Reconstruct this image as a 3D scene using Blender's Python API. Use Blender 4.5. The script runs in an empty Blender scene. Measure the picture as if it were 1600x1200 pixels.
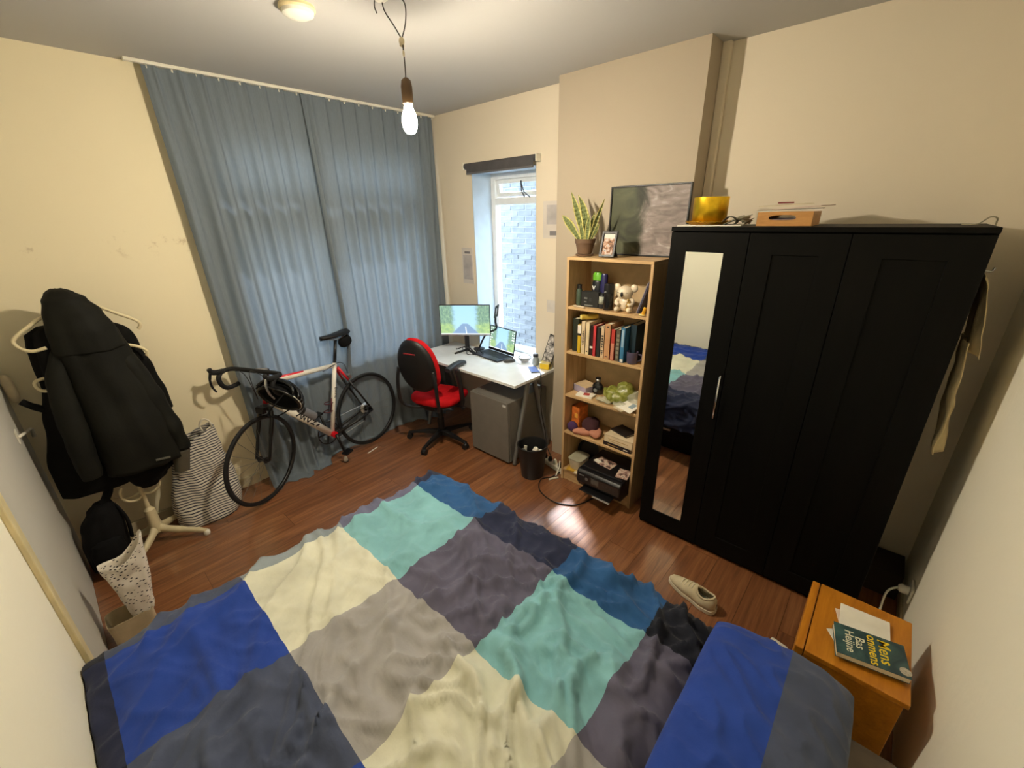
import bpy, bmesh, math, random
import numpy as np
from mathutils import Vector, Matrix, noise
random.seed(7)
PI = math.pi
SC = bpy.context.scene
COL = SC.collection

# ------------------------------------------------------------------ camera, sky, exposure
cam_d = bpy.data.cameras.new('camera')
cam = bpy.data.objects.new('camera', cam_d); COL.objects.link(cam)
cam_d.sensor_fit = 'HORIZONTAL'; cam_d.sensor_width = 36.0
cam_d.lens = 655.04 / 1600.0 * 36.0
cam_d.clip_start = 0.02; cam_d.clip_end = 200
_f = Vector((-0.6251, 0.6872, -0.3717)).normalized()
_r = Vector((0.7449, 0.6670, -0.0186)); _r = (_r - _f * _r.dot(_f)).normalized()
_u = _r.cross(_f).normalized()
mw = Matrix((_r, _u, -_f)).transposed().to_4x4(); mw.translation = (0, 0, 1.9671)
cam.matrix_world = mw
SC.camera = cam
SKY = 8.0
BULB = 1350.0
SC.view_settings.view_transform = 'Standard'; SC.view_settings.look = 'None'
SC.view_settings.exposure = 0.93; SC.view_settings.gamma = 1.0
SC.view_settings.use_curve_mapping = False
world = bpy.data.worlds.new('sky'); SC.world = world; world.use_nodes = True
wn = world.node_tree; wn.nodes.clear()
wo = wn.nodes.new('ShaderNodeOutputWorld'); wb = wn.nodes.new('ShaderNodeBackground')
wtc = wn.nodes.new('ShaderNodeTexCoord'); wsx = wn.nodes.new('ShaderNodeSeparateXYZ'); wr = wn.nodes.new('ShaderNodeValToRGB')
wn.links.new(wtc.outputs['Generated'], wsx.inputs[0]); wn.links.new(wsx.outputs['Z'], wr.inputs[0])
wr.color_ramp.elements[0].position = 0.0; wr.color_ramp.elements[0].color = (0.66, 0.74, 0.80, 1)
wr.color_ramp.elements[1].position = 0.35; wr.color_ramp.elements[1].color = (0.72, 0.86, 1.0, 1)
wn.links.new(wr.outputs[0], wb.inputs[0]); wb.inputs[1].default_value = SKY
wn.links.new(wb.outputs[0], wo.inputs[0])
sun_d = bpy.data.lights.new('sun', 'SUN'); sun_d.energy = 10.0; sun_d.angle = math.radians(3.0); sun_d.color = (.88, .91, 1.0)
sun = bpy.data.objects.new('sun', sun_d); COL.objects.link(sun); sun.location = (-6, 6, 6)
sun.rotation_euler = Vector((.80, -.60, -1.03)).to_track_quat('-Z', 'Y').to_euler()

# ------------------------------------------------------------------ helpers
def lin(c):
    if isinstance(c, str): c = [int(c[i:i + 2], 16) / 255 for i in (0, 2, 4)]
    else: c = [v / 255 for v in c]
    return tuple(v / 12.92 if v <= .04045 else ((v + .055) / 1.055) ** 2.4 for v in c) + (1,)

class NT:
    def __init__(s, m):
        s.t = m.node_tree; s.t.nodes.clear()
        s.o = s.n('ShaderNodeOutputMaterial'); s.tc = s.n('ShaderNodeTexCoord')
    def n(s, ty, **kw):
        x = s.t.nodes.new(ty)
        for k, v in kw.items(): setattr(x, k, v)
        return x
    def put(s, sock, v):
        if hasattr(v, 'is_output') or isinstance(v, bpy.types.NodeSocket): s.t.links.new(v, sock)
        elif isinstance(v, (tuple, list)): sock.default_value = v if len(sock.default_value) == len(v) else tuple(v)[:len(sock.default_value)]
        else: sock.default_value = v
    def m(s, op, a, b=0.0, c=None, clamp=False):
        x = s.n('ShaderNodeMath', operation=op); x.use_clamp = clamp
        s.put(x.inputs[0], a); s.put(x.inputs[1], b)
        if c is not None: s.put(x.inputs[2], c)
        return x.outputs[0]
    def vm(s, vec, scale=(1, 1, 1), loc=(0, 0, 0), rot=(0, 0, 0)):
        x = s.n('ShaderNodeMapping'); s.put(x.inputs['Vector'], vec); x.inputs['Scale'].default_value = scale
        x.inputs['Location'].default_value = loc; x.inputs['Rotation'].default_value = rot
        return x.outputs[0]
    def noise(s, vec, scale=5, detail=3, rough=.5, dist=0):
        x = s.n('ShaderNodeTexNoise'); s.put(x.inputs['Vector'], vec); x.inputs['Scale'].default_value = scale
        x.inputs['Detail'].default_value = detail; x.inputs['Roughness'].default_value = rough; x.inputs['Distortion'].default_value = dist
        return x.outputs['Fac']
    def mix(s, f, a, b, mode='MIX'):
        x = s.n('ShaderNodeMix', data_type='RGBA', blend_type=mode); s.put(x.inputs[0], f); s.put(x.inputs[6], a); s.put(x.inputs[7], b)
        return x.outputs[2]
    def ramp(s, f, stops):
        x = s.n('ShaderNodeValToRGB'); s.put(x.inputs[0], f); e = x.color_ramp.elements
        while len(e) < len(stops): e.new(0.5)
        for i, (p, c) in enumerate(stops): e[i].position = p; e[i].color = c if len(c) == 4 else tuple(c) + (1,)
        return x.outputs[0]
    def smooth(s, v, a, b):
        x = s.n('ShaderNodeMapRange', interpolation_type='SMOOTHSTEP'); s.put(x.inputs[0], v)
        x.inputs[1].default_value = a; x.inputs[2].default_value = b; x.inputs[3].default_value = 0; x.inputs[4].default_value = 1
        return x.outputs[0]
    def sep(s, v):
        x = s.n('ShaderNodeSeparateXYZ'); s.put(x.inputs[0], v); return x.outputs
    def bump(s, h, strength=.2, dist=.002):
        x = s.n('ShaderNodeBump'); s.put(x.inputs['Height'], h); x.inputs['Strength'].default_value = strength; x.inputs['Distance'].default_value = dist
        return x.outputs[0]
    def bsdf(s, col, rough=.5, metal=0, spec=.5, normal=None, **kw):
        x = s.n('ShaderNodeBsdfPrincipled'); s.put(x.inputs['Base Color'], col); s.put(x.inputs['Roughness'], rough)
        x.inputs['Metallic'].default_value = metal; x.inputs['Specular IOR Level'].default_value = spec
        for k, v in kw.items(): s.put(x.inputs[k], v)
        if normal is not None: s.put(x.inputs['Normal'], normal)
        s.t.links.new(x.outputs[0], s.o.inputs[0]); s.b = x
        return x

def newm(name):
    m = bpy.data.materials.new(name); m.use_nodes = True; return m, NT(m)
_mc = {}
def M(name, col=None, rough=.5, metal=0, spec=.5, var=.06, scale=12, bump=0, bscale=120, stretch=(1, 1, 1), **kw):
    if name in _mc: return _mc[name]
    m, t = newm(name); c = lin(col)
    v = t.vm(t.tc.outputs['Object'], stretch)
    base = c
    if var: 
        f = t.noise(v, scale, 4)
        d = tuple(max(0, x * (1 - 2.2 * var)) for x in c[:3]) + (1,); l = tuple(min(1, x * (1 + 2.2 * var)) for x in c[:3]) + (1,)
        base = t.ramp(f, [(.3, d), (.7, l)])
    nrm = t.bump(t.noise(v, bscale, 3), bump, .003) if bump else None
    t.bsdf(base, rough, metal, spec, nrm, **kw)
    _mc[name] = m
    return m
def emit(name, col, strength):
    m, t = newm(name); x = t.n('ShaderNodeEmission'); x.inputs[0].default_value = lin(col) if not isinstance(col, tuple) or max(col) > 1.5 else col + (1,); x.inputs[1].default_value = strength
    t.t.links.new(x.outputs[0], t.o.inputs[0]); return m

def rotz(a): return Matrix.Rotation(a, 3, 'Z')
def eul(x, y, z): return (Matrix.Rotation(z, 3, 'Z') @ Matrix.Rotation(y, 3, 'Y') @ Matrix.Rotation(x, 3, 'X'))

class MB:
    def __init__(s): s.v = []; s.f = []; s.mi = []; s.uv = {}
    def add(s, vs, fs, m=0):
        b = len(s.v); s.v += [tuple(p) for p in vs]; s.f += [tuple(i + b for i in f) for f in fs]; s.mi += [m] * len(fs); return s
    def box(s, c, d, R=None, m=0):
        vs = []
        for k in range(8):
            p = Vector(((-.5, .5)[k & 1] * d[0], (-.5, .5)[k >> 1 & 1] * d[1], (-.5, .5)[k >> 2] * d[2]))
            if R is not None: p = R @ p
            vs.append(p + Vector(c))
        return s.add(vs, [(0, 2, 3, 1), (4, 5, 7, 6), (0, 1, 5, 4), (2, 6, 7, 3), (0, 4, 6, 2), (1, 3, 7, 5)], m)
    def bb(s, x0, x1, y0, y1, z0, z1, m=0): return s.box(((x0 + x1) / 2, (y0 + y1) / 2, (z0 + z1) / 2), (x1 - x0, y1 - y0, z1 - z0), None, m)
    def tube(s, pts, r, n=8, closed=False, m=0, sc=(1, 1)):
        P = [Vector(p) for p in pts]; N = len(P); rr = r if isinstance(r, (list, tuple)) else [r] * N
        vs = []; up = None
        for i in range(N):
            if closed: t = P[(i + 1) % N] - P[i - 1]
            else: t = P[min(i + 1, N - 1)] - P[max(i - 1, 0)]
            t = t.normalized() if t.length > 1e-9 else Vector((0, 0, 1))
            if up is None: up = Vector((0, 0, 1)) if abs(t.z) < .9 else Vector((1, 0, 0))
            a = up - t * up.dot(t)
            a = a.normalized() if a.length > 1e-6 else t.orthogonal().normalized()
            up = a; b = t.cross(a)
            for k in range(n):
                w = 2 * PI * k / n; vs.append(P[i] + (a * math.cos(w) * sc[0] + b * math.sin(w) * sc[1]) * rr[i])
        fs = []
        for i in range(N if closed else N - 1):
            j = (i + 1) % N
            for k in range(n): fs.append((i * n + k, i * n + (k + 1) % n, j * n + (k + 1) % n, j * n + k))
        if not closed: fs.append(tuple(reversed(range(n)))); fs.append(tuple((N - 1) * n + k for k in range(n)))
        return s.add(vs, fs, m)
    def cyl(s, a, b, r, r2=None, n=16, m=0): return s.tube([a, b], [r, r if r2 is None else r2], n, m=m)
    def lathe(s, prof, c=(0, 0, 0), n=24, R=None, m=0, sx=1, sy=1):
        vs = []; fs = []; c = Vector(c)
        for (r, z) in prof:
            for k in range(n):
                w = 2 * PI * k / n; p = Vector((r * math.cos(w) * sx, r * math.sin(w) * sy, z))
                vs.append(c + (R @ p if R is not None else p))
        for i in range(len(prof) - 1):
            for k in range(n): fs.append((i * n + k, i * n + (k + 1) % n, (i + 1) * n + (k + 1) % n, (i + 1) * n + k))
        if prof[0][0] > 1e-4: fs.append(tuple(reversed(range(n))))
        if prof[-1][0] > 1e-4: fs.append(tuple((len(prof) - 1) * n + k for k in range(n)))
        return s.add(vs, fs, m)
    def ell(s, c, r, R=None, nu=16, nv=10, m=0, p=1.0):
        vs = []; fs = []; c = Vector(c)
        sg = lambda x: math.copysign(abs(x) ** p, x)
        for i in range(nv + 1):
            a = -PI / 2 + PI * i / nv
            for k in range(nu):
                w = 2 * PI * k / nu
                q = Vector((r[0] * sg(math.cos(a)) * sg(math.cos(w)), r[1] * sg(math.cos(a)) * sg(math.sin(w)), r[2] * sg(math.sin(a))))
                vs.append(c + (R @ q if R is not None else q))
        for i in range(nv):
            for k in range(nu): fs.append((i * nu + k, i * nu + (k + 1) % nu, (i + 1) * nu + (k + 1) % nu, (i + 1) * nu + k))
        return s.add(vs, fs, m)
    def prism(s, poly, h0, h1, R=None, c=(0, 0, 0), m=0):
        n = len(poly); c = Vector(c)
        vs = [Vector((x, y, h0)) for x, y in poly] + [Vector((x, y, h1)) for x, y in poly]
        vs = [c + (R @ p if R is not None else p) for p in vs]
        return s.add(vs, [tuple(reversed(range(n))), tuple(range(n, 2 * n))] + [(i, (i + 1) % n, n + (i + 1) % n, n + i) for i in range(n)], m)
    def grid(s, P, m=0, wrap=False):
        a = len(P); b = len(P[0]); vs = [p for row in P for p in row]; fs = []
        for i in range(a - 1):
            for j in range(b if wrap else b - 1): fs.append((i * b + j, i * b + (j + 1) % b, (i + 1) * b + (j + 1) % b, (i + 1) * b + j))
        return s.add(vs, fs, m)
    def quad(s, a, b, c, d, m=0):
        f0 = len(s.f); s.add([a, b, c, d], [(0, 1, 2, 3)], m); s.uv[f0] = [(0, 0), (1, 0), (1, 1), (0, 1)]; return s
    def ring(s, outer, inner, d0, d1, fn, m=0):
        """plate with a hole: outer / inner loops of 2D points of equal count, fn(u, v, d) -> 3D"""
        n = len(outer); vs = []
        for d in (d0, d1):
            vs += [fn(u, v, d) for u, v in outer] + [fn(u, v, d) for u, v in inner]
        fs = []
        for i in range(n):
            j = (i + 1) % n
            fs += [(i, j, n + j, n + i), (2 * n + i, 3 * n + i, 3 * n + j, 2 * n + j), (i, 2 * n + i, 2 * n + j, j), (n + i, n + j, 3 * n + j, 3 * n + i)]
        return s.add(vs, fs, m)
    def xf(s, Mx):
        s.v = [tuple(Mx @ Vector(p)) for p in s.v]; return s
    def build(s, name, mats, parent=None, smooth=False, bevel=0, seg=2, kind=None, off=None, solid=0, sub=0, label=None, auto=None):
        if off is None and parent is not None:
            r = parent
            off = Vector((0, 0, 0))
            while r is not None:
                off += Vector(r.location); r = r.parent
        off = Vector(off) if off is not None else Vector((0, 0, 0))
        me = bpy.data.meshes.new(name)
        me.from_pydata([tuple(Vector(p) - off) for p in s.v], [], s.f)
        for mm in (mats if isinstance(mats, (list, tuple)) else [mats]): me.materials.append(mm)
        me.polygons.foreach_set('material_index', s.mi)
        if s.uv:
            L = me.uv_layers.new(name='UVMap')
            for fi, uvs in s.uv.items():
                for li, uvv in zip(me.polygons[fi].loop_indices, uvs): L.data[li].uv = uvv
        bm = bmesh.new(); bm.from_mesh(me); bmesh.ops.recalc_face_normals(bm, faces=bm.faces) if not s.uv else None; bm.to_mesh(me); bm.free()
        if smooth: me.polygons.foreach_set('use_smooth', [True] * len(me.polygons))
        me.update()
        o = bpy.data.objects.new(name, me); COL.objects.link(o)
        if parent is not None: o.parent = parent
        else: o.location = off
        if solid:
            md = o.modifiers.new('solid', 'SOLIDIFY'); md.thickness = solid; md.offset = 0
        if bevel:
            md = o.modifiers.new('bevel', 'BEVEL'); md.width = bevel; md.segments = seg; md.limit_method = 'ANGLE'; md.angle_limit = .6
        if sub:
            md = o.modifiers.new('sub', 'SUBSURF'); md.levels = sub; md.render_levels = sub
        if auto: me.set_sharp_from_angle(angle=auto)
        if kind: o['kind'] = kind
        if label: o['label'] = label
        return o

def tag(o, label, cat, group=None):
    o['label'] = label; o['category'] = cat
    if group: o['group'] = group
    return o
def thing(name, label, cat, loc=(0, 0, 0), group=None, rot=None):
    o = bpy.data.objects.new(name, None); COL.objects.link(o); o.location = loc; o.empty_display_size = .05
    if rot: o.rotation_euler = rot
    return tag(o, label, cat, group)
def bez(pts, n=8):
    """Catmull-Rom through points"""
    P = [Vector(p) for p in pts]; out = []
    for i in range(len(P) - 1):
        p0 = P[max(i - 1, 0)]; p1 = P[i]; p2 = P[i + 1]; p3 = P[min(i + 2, len(P) - 1)]
        for k in range(n):
            t = k / n
            out.append(.5 * ((2 * p1) + (p2 - p0) * t + (2 * p0 - 5 * p1 + 4 * p2 - p3) * t * t + (3 * p1 - p0 - 3 * p2 + p3) * t ** 3))
    out.append(P[-1]); return out
def text_mesh(body, size, depth=.0006, bold=0):
    cu = bpy.data.curves.new('lettering', 'FONT'); cu.body = body; cu.size = size; cu.extrude = depth; cu.align_x = 'LEFT'; cu.offset = bold; cu.resolution_u = 3
    o = bpy.data.objects.new('lettering_src', cu); COL.objects.link(o)
    bpy.context.view_layer.update()
    me = bpy.data.meshes.new_from_object(o.evaluated_get(bpy.context.evaluated_depsgraph_get()))
    bpy.data.objects.remove(o); bpy.data.curves.remove(cu)
    return me
def lettering(body, size, origin, xdir, ydir, mat, parent, bold=0, depth=.0005, stretch=1.0):
    me = text_mesh(body, size, depth, bold)
    X = Vector(xdir).normalized() * stretch; Y = Vector(ydir).normalized(); Z = X.cross(Y).normalized()
    mx = Matrix((X, Y, Z)).transposed().to_4x4(); mx.translation = Vector(origin)
    off = Vector((0, 0, 0)); r = parent
    while r is not None: off += Vector(r.location); r = r.parent
    mx.translation -= off
    me.transform(mx); me.materials.clear(); me.materials.append(mat)
    o = bpy.data.objects.new('lettering', me); COL.objects.link(o); o.parent = parent
    return o
def nz(x, y, z=0): return noise.noise(Vector((x, y, z)))
def superell(a, b, n=24, p=2.6, cx=0, cy=0):
    out = []
    for k in range(n):
        w = 2 * PI * k / n; c, s_ = math.cos(w), math.sin(w)
        out.append((cx + a * math.copysign(abs(c) ** (2 / p), c), cy + b * math.copysign(abs(s_) ** (2 / p), s_)))
    return out

# ------------------------------------------------------------------ shared materials
def wall_mat(name, col, stains=False, bumpy=.12):
    m, t = newm(name); c = lin(col); v = t.tc.outputs['Object']
    f = t.noise(v, 1.3, 4, .6); g = t.noise(v, 26, 3)
    base = t.mix(t.m('MULTIPLY', f, .16), c, tuple(x * .78 for x in c[:3]) + (1,))
    if stains:
        s0 = t.noise(t.vm(v, (1, 1, 1), (0, 0, 3.3)), 9, 4, .7); z = t.sep(v)[2]
        band = t.m('SUBTRACT', 1.0, t.smooth(t.m('ABSOLUTE', t.m('SUBTRACT', z, 1.855)), .0, .10))
        k = t.m('MULTIPLY', t.smooth(s0, .58, .74), band)
        base = t.mix(t.m('MULTIPLY', k, .55), base, lin((150, 118, 62)))
    h = t.m('ADD', t.m('MULTIPLY', t.noise(v, 9, 4), .7), t.m('MULTIPLY', g, .3))
    t.bsdf(base, .75, 0, .3, t.bump(h, bumpy, .01))
    return m
WALL_L = wall_mat('cream_wall_paint', (236, 224, 190), True)
WALL = wall_mat('offwhite_wall_paint', (224, 212, 190))
WALL_R = wall_mat('rough_white_plaster', (250, 244, 222), False, .35)
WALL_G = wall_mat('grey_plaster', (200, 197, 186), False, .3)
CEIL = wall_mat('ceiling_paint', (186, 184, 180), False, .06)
WHITE = M('white_gloss_paint', (236, 238, 236), .35, var=.02)
CREAMP = M('cream_gloss_paint', (222, 206, 160), .4, var=.05)
BLACKP = M('black_plastic', (20, 20, 21), .45, var=.1)
DARKP = M('charcoal_plastic', (38, 39, 42), .5, var=.08)
BLACKF = M('black_fabric', (15, 15, 16), .85, spec=.2, var=.15, bump=.3, bscale=300)
RUBBER = M('black_rubber', (20, 20, 20), .75, var=.12)
STEEL = M('brushed_steel', (165, 165, 162), .35, 1, var=.05)
CHROME = M('chrome', (215, 215, 215), .12, 1, var=0)
PAPER = M('white_paper', (232, 228, 214), .8, var=.03)
WPLAST = M('white_plastic', (228, 224, 208), .4, var=.04)
RED = M('red_fabric', (196, 14, 24), .8, spec=.25, var=.08, bump=.25, bscale=260)
def wood(name, c1, c2, stretch, scale, rough=.45, spec=.5, bump=.05):
    m, t = newm(name); v = t.vm(t.tc.outputs['Object'], stretch)
    f = t.noise(v, scale, 6, .6, .6); g = t.noise(v, scale * 5, 3)
    k = t.m('ADD', t.m('MULTIPLY', f, .75), t.m('MULTIPLY', g, .25))
    t.bsdf(t.ramp(k, [(.32, lin(c1)), (.68, lin(c2))]), rough, 0, spec, t.bump(k, bump, .002)); return m
BIRCH = wood('birch_veneer', (176, 142, 98), (212, 178, 132), (14, 14, 1.2), 2.2)
BIRCHH = wood('birch_veneer_shelf', (180, 146, 100), (214, 180, 132), (1.2, 14, 14), 2.2)
OAK = wood('orange_varnished_wood', (166, 100, 22), (204, 134, 38), (9, 1.2, 9), 2.6, .35)
BOXW = wood('light_box_wood', (176, 122, 62), (206, 152, 86), (2, 12, 12), 3)
BLACKW = wood('black_brown_veneer', (4, 4, 3), (10, 9, 7), (10, 10, .9), 3, .5, .12)
m, t = newm('reddish_laminate')
oi = t.n('ShaderNodeObjectInfo')
v = t.n('ShaderNodeVectorMath', operation='ADD'); t.put(v.inputs[0], t.tc.outputs['Object'])
cx = t.n('ShaderNodeCombineXYZ'); t.put(cx.inputs[0], t.m('MULTIPLY', oi.outputs['Random'], 37.0)); t.put(cx.inputs[1], t.m('MULTIPLY', oi.outputs['Random'], 91.0)); t.put(v.inputs[1], cx.outputs[0])
vv = t.vm(v.outputs[0], (16, 1.1, 16))
f = t.noise(vv, 1.6, 6, .62, .9); g = t.noise(t.vm(v.outputs[0], (120, 3.5, 120)), 1.2, 3)
k = t.m('ADD', t.m('MULTIPLY', f, .72), t.m('MULTIPLY', g, .28))
c0 = t.ramp(k, [(.28, lin((84, 50, 30))), (.5, lin((138, 88, 54))), (.74, lin((182, 126, 82)))])
c1 = t.mix(t.m('MULTIPLY', oi.outputs['Random'], .30), c0, lin((104, 62, 38)))
t.bsdf(c1, t.m('ADD', .26, t.m('MULTIPLY', f, .14)), 0, .8, t.bump(k, .04, .001), **{'Coat Weight': .8, 'Coat IOR': 1.7, 'Coat Roughness': .16}); FLOORM = m
GAP = M('dark_joint', (30, 19, 13), .9, var=0)

# ------------------------------------------------------------------ room shell
HC = 2.8126; XL = -3.484; XR = .42; YF = -.29; YB = 2.80; YA = 2.853; YC = 2.66; CX0 = -1.948; CX1 = -.99
def struct(name, mb, mat, **kw):
    o = mb.build(name, mat, **kw); o['kind'] = 'structure'; return o
fl = struct('floor', MB().bb(XL - .1, XR + .1, YF - .1, YB + .3, -.08, -.0105), GAP)
pw = .192; pl = 1.285; i = 0; x = XL
while x < XR:
    x1 = min(x + pw, XR); y = YF - [.0, .45, .86, .22, .64][i % 5] * pl
    while y < YA:
        y0 = max(y, YF); y1 = min(y + pl, YA)
        if y1 - y0 > .02:
            MB().bb(x + .0008, x1 - .0008, y0 + .0008, y1 - .0008, -.0105, 0).build('plank', FLOORM, fl, off=(0, 0, 0))
        y += pl
    x += pw; i += 1
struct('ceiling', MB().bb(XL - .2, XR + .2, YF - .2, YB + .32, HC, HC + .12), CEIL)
W2 = (.98, 2.58, .78, 2.46)   # window behind the curtains: y0 y1 z0 z1
mb = MB(); xo = XL - .22
mb.bb(xo, XL, YF - .1, W2[0], 0, HC); mb.bb(xo, XL, W2[1], YB + .3, 0, HC); mb.bb(xo, XL, W2[0], W2[1], 0, W2[2]); mb.bb(xo, XL, W2[0], W2[1], W2[3], HC)
struct('wall_left', mb, WALL_L)
W1 = (-2.974, -2.25, .70, 2.33); YO = YB + .32
mb = MB()
mb.bb(XL - .2, W1[0], YB, YO, 0, HC); mb.bb(W1[1], CX0 + .02, YB, YO, 0, HC); mb.bb(W1[0], W1[1], YB, YO, 0, W1[2]); mb.bb(W1[0], W1[1], YB, YO, W1[3], HC)
struct('wall_back', mb, WALL)
struct('wall_chimney', MB().bb(CX0, CX1, YC, YO, 0, HC), wall_mat('beige_wall_paint', (178, 165, 145)))
struct('wall_alcove', MB().bb(CX1, XR + .1, YA, YO, 0, HC), WALL)
struct('trim_2', MB().bb(CX1 + .0, CX1 + .046, YA - .035, YA, 0, HC), WALL, bevel=.006)
struct('wall_right', MB().bb(XR, XR + .12, YF - .1, YO, 0, HC), WALL_R)
mb = MB(); mb.bb(XL - .1, -1.96, YF - .12, YF, 0, HC)
struct('wall_front', mb, WALL_G)
struct('wall_front.001', MB().bb(-1.96, XR + .1, YF - .12, YF, 0, HC), WALL_R)
struct('trim_1', MB().bb(-2.0, -1.925, YF, YF + .016, 0, 2.2), CREAMP, bevel=.004)
struct('baseboard_left', MB().bb(XL, XL + .014, YF, W2[0] - .22, 0, .085), M('greyed_skirting', (196, 184, 150), .5), bevel=.004)
struct('baseboard_right', MB().bb(XR - .012, XR, 1.95, YA, 0, .07), M('greyed_skirting'), bevel=.004)

# side window: deep reveal, fixed lower pane, top hung sash tilted open
m, t = newm('window_glass')
tr = t.n('ShaderNodeBsdfTransparent'); tr.inputs[0].default_value = (.95, .98, .99, 1); gs = t.n('ShaderNodeBsdfGlossy'); gs.inputs['Roughness'].default_value = .02
fr = t.n('ShaderNodeFresnel'); ge = t.n('ShaderNodeNewGeometry'); t.put(fr.inputs[0], t.m('ADD', 1.45, t.m('MULTIPLY', ge.outputs['Backfacing'], 1 / 1.45 - 1.45))); mx = t.n('ShaderNodeMixShader')
t.put(mx.inputs[0], fr.outputs[0]); t.put(mx.inputs[1], tr.outputs[0]); t.put(mx.inputs[2], gs.outputs[0]); t.t.links.new(mx.outputs[0], t.o.inputs[0]); GLASS = m
def rect_frame(mb, x0, x1, z0, z1, w, y0, y1, fn=None, m=0):
    fn = fn or (lambda u, v, d: (u, d, v))
    mb.ring([(x0, z0), (x1, z0), (x1, z1), (x0, z1)], [(x0 + w, z0 + w), (x1 - w, z0 + w), (x1 - w, z1 - w), (x0 + w, z1 - w)], y0, y1, fn, m); return mb
YW = 3.03
win = bpy.data.objects.new('window_1', None); COL.objects.link(win); win['kind'] = 'structure'; win.location = ((W1[0] + W1[1]) / 2, YW, W1[2])
mb = MB(); rect_frame(mb, W1[0], W1[1], W1[2], W1[3], .055, YW, YW + .07); mb.bb(W1[0] + .05, W1[1] - .05, YW, YW + .07, 2.065, 2.125)
mb.build('window_frame', WHITE, win, bevel=.006)
MB().bb(W1[0] + .05, W1[1] - .05, YW + .03, YW + .036, W1[2] + .05, 2.068).build('window_pane', GLASS, win)
a = .16
def tilt(u, v, d):
    zt = W1[3] - .055; dz = zt - v
    return (u, YW + .012 + d * math.cos(a) + dz * math.sin(a), zt - dz * math.cos(a) + d * math.sin(a))
mb = MB(); rect_frame(mb, W1[0] + .058, W1[1] - .058, 2.132, W1[3] - .058, .034, 0, .04, tilt); mb.build('window_sash', WHITE, win, bevel=.004)
zz = (2.166, W1[3] - .092)
MB().add([tilt(W1[0] + .09, zz[0], .015), tilt(W1[1] - .09, zz[0], .015), tilt(W1[1] - .09, zz[1], .015), tilt(W1[0] + .09, zz[1], .015), tilt(W1[0] + .09, zz[0], .02), tilt(W1[1] - .09, zz[0], .02), tilt(W1[1] - .09, zz[1], .02), tilt(W1[0] + .09, zz[1], .02)], [(0, 1, 2, 3), (7, 6, 5, 4), (0, 4, 5, 1), (1, 5, 6, 2), (2, 6, 7, 3), (3, 7, 4, 0)]).build('window_pane', GLASS, win)
mb = MB(); xs = -2.56
mb.tube([(xs, YW - .004, 2.118), (xs - .03, YW - .01, 2.17), (xs - .05, YW + .005, 2.25)], .007, 6); mb.tube([(xs + .06, YW - .004, 2.115), (xs - .005, YW - .012, 2.165), (xs - .045, YW + .0, 2.24)], .006, 6)
mb.build('window_stay', M('grey_metal', (110, 112, 116), .4, .8), win, smooth=True)
for nm_, q_ in (('side', (W1[0], W1[0] + .006)), ('side', (W1[1] - .006, W1[1]))): MB().bb(q_[0], q_[1], YB - .001, YW, W1[2] + .005, W1[3] - .006).build('reveal_lining', M('daylight_blue_reveal_paint', (176, 190, 202), .5, var=.02), win)  # white reveal coloured blue-grey: the cool daylight is put into the colour
MB().bb(W1[0], W1[1], YB - .001, YW, W1[3] - .0055, W1[3]).build('reveal_lining', M('daylight_blue_reveal_paint', (176, 190, 202), .5, var=.02), win)
MB().bb(W1[0], W1[1], YB - .01, YW, W1[2] - .02, W1[2] + .004).build('window_sill', WHITE, win)
# garden side window behind the curtains
w2 = bpy.data.objects.new('window_2', None); COL.objects.link(w2); w2['kind'] = 'structure'; w2.location = (XL - .1, 1.78, W2[2])
fx = lambda u, v, d: (d, u, v)
mb = MB(); ym = 1.66
for (y0, y1) in ((W2[0], ym), (ym, W2[1])):
    rect_frame(mb, y0, y1, W2[2], 1.91, .05, XL - .12, XL - .05, fx); rect_frame(mb, y0, y1, 2.14, W2[3], .05, XL - .12, XL - .05, fx); mb.bb(XL - .12, XL - .05, y0, y1, 1.91, 2.14)
mb.build('window_frame', WHITE, w2)
for (y0, y1) in ((W2[0], ym), (ym, W2[1])):
    for (z0, z1) in ((W2[2], 1.91), (2.14, W2[3])):
        MB().bb(XL - .09, XL - .084, y0 + .045, y1 - .045, z0 + .045, z1 - .045).build('window_pane', GLASS, w2)

# neighbour's painted brick wall across the passage
BRK = []
for nm, c in (('grey_painted_brick', (84, 89, 97)), ('light_painted_brick', (90, 95, 102))):
    BRK.append(M(nm, c, .85, var=.12, scale=9, bump=.5, bscale=45))
MORT = M('pale_mortar', (112, 117, 124), .95, var=.06, bump=.4)
YN = 4.15
ex = struct('wall_neighbour', MB().bb(-9, -1.3, YN, YN + .25, -.3, 2.62), MORT)
ex.name = 'wall_neighbour'
random.seed(3)
stuffb = MB(); nb = 0; r = 0; z = -.25; meshes = {}
while z < 2.58:
    xx = -9 + (r % 2) * .11
    while xx < -1.5:
        dx = random.uniform(-.003, .003); dy = random.uniform(-.004, .004); bw = .208
        if -4.35 < xx < -2.9 and .30 < z < 2.5 and nb < 296:
            k = random.randrange(6)
            if k not in meshes:
                q = MB(); jj = lambda: random.uniform(-.003, .003)
                q.box((0, 0, 0), (bw, .03, .052)); q.v = [(p[0] + jj(), p[1] + jj(), p[2] + jj()) for p in q.v]
                o = q.build('brick', BRK[k % 2], ex, off=(0, 0, 0), bevel=.004, seg=1); meshes[k] = o
            else:
                o = meshes[k].copy(); COL.objects.link(o); o.parent = ex
            o.location = (xx + bw / 2 + dx, YN + .0085 + dy, z + .026); nb += 1
        else: stuffb.box((xx + bw / 2 + dx, YN + .0085 + dy, z + .026), (bw, .03, .052))
        xx += .22
    z += .0635; r += 1
stuffb.build('brickwork', BRK[0], ex, off=(0, 0, 0), kind='stuff')
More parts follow.
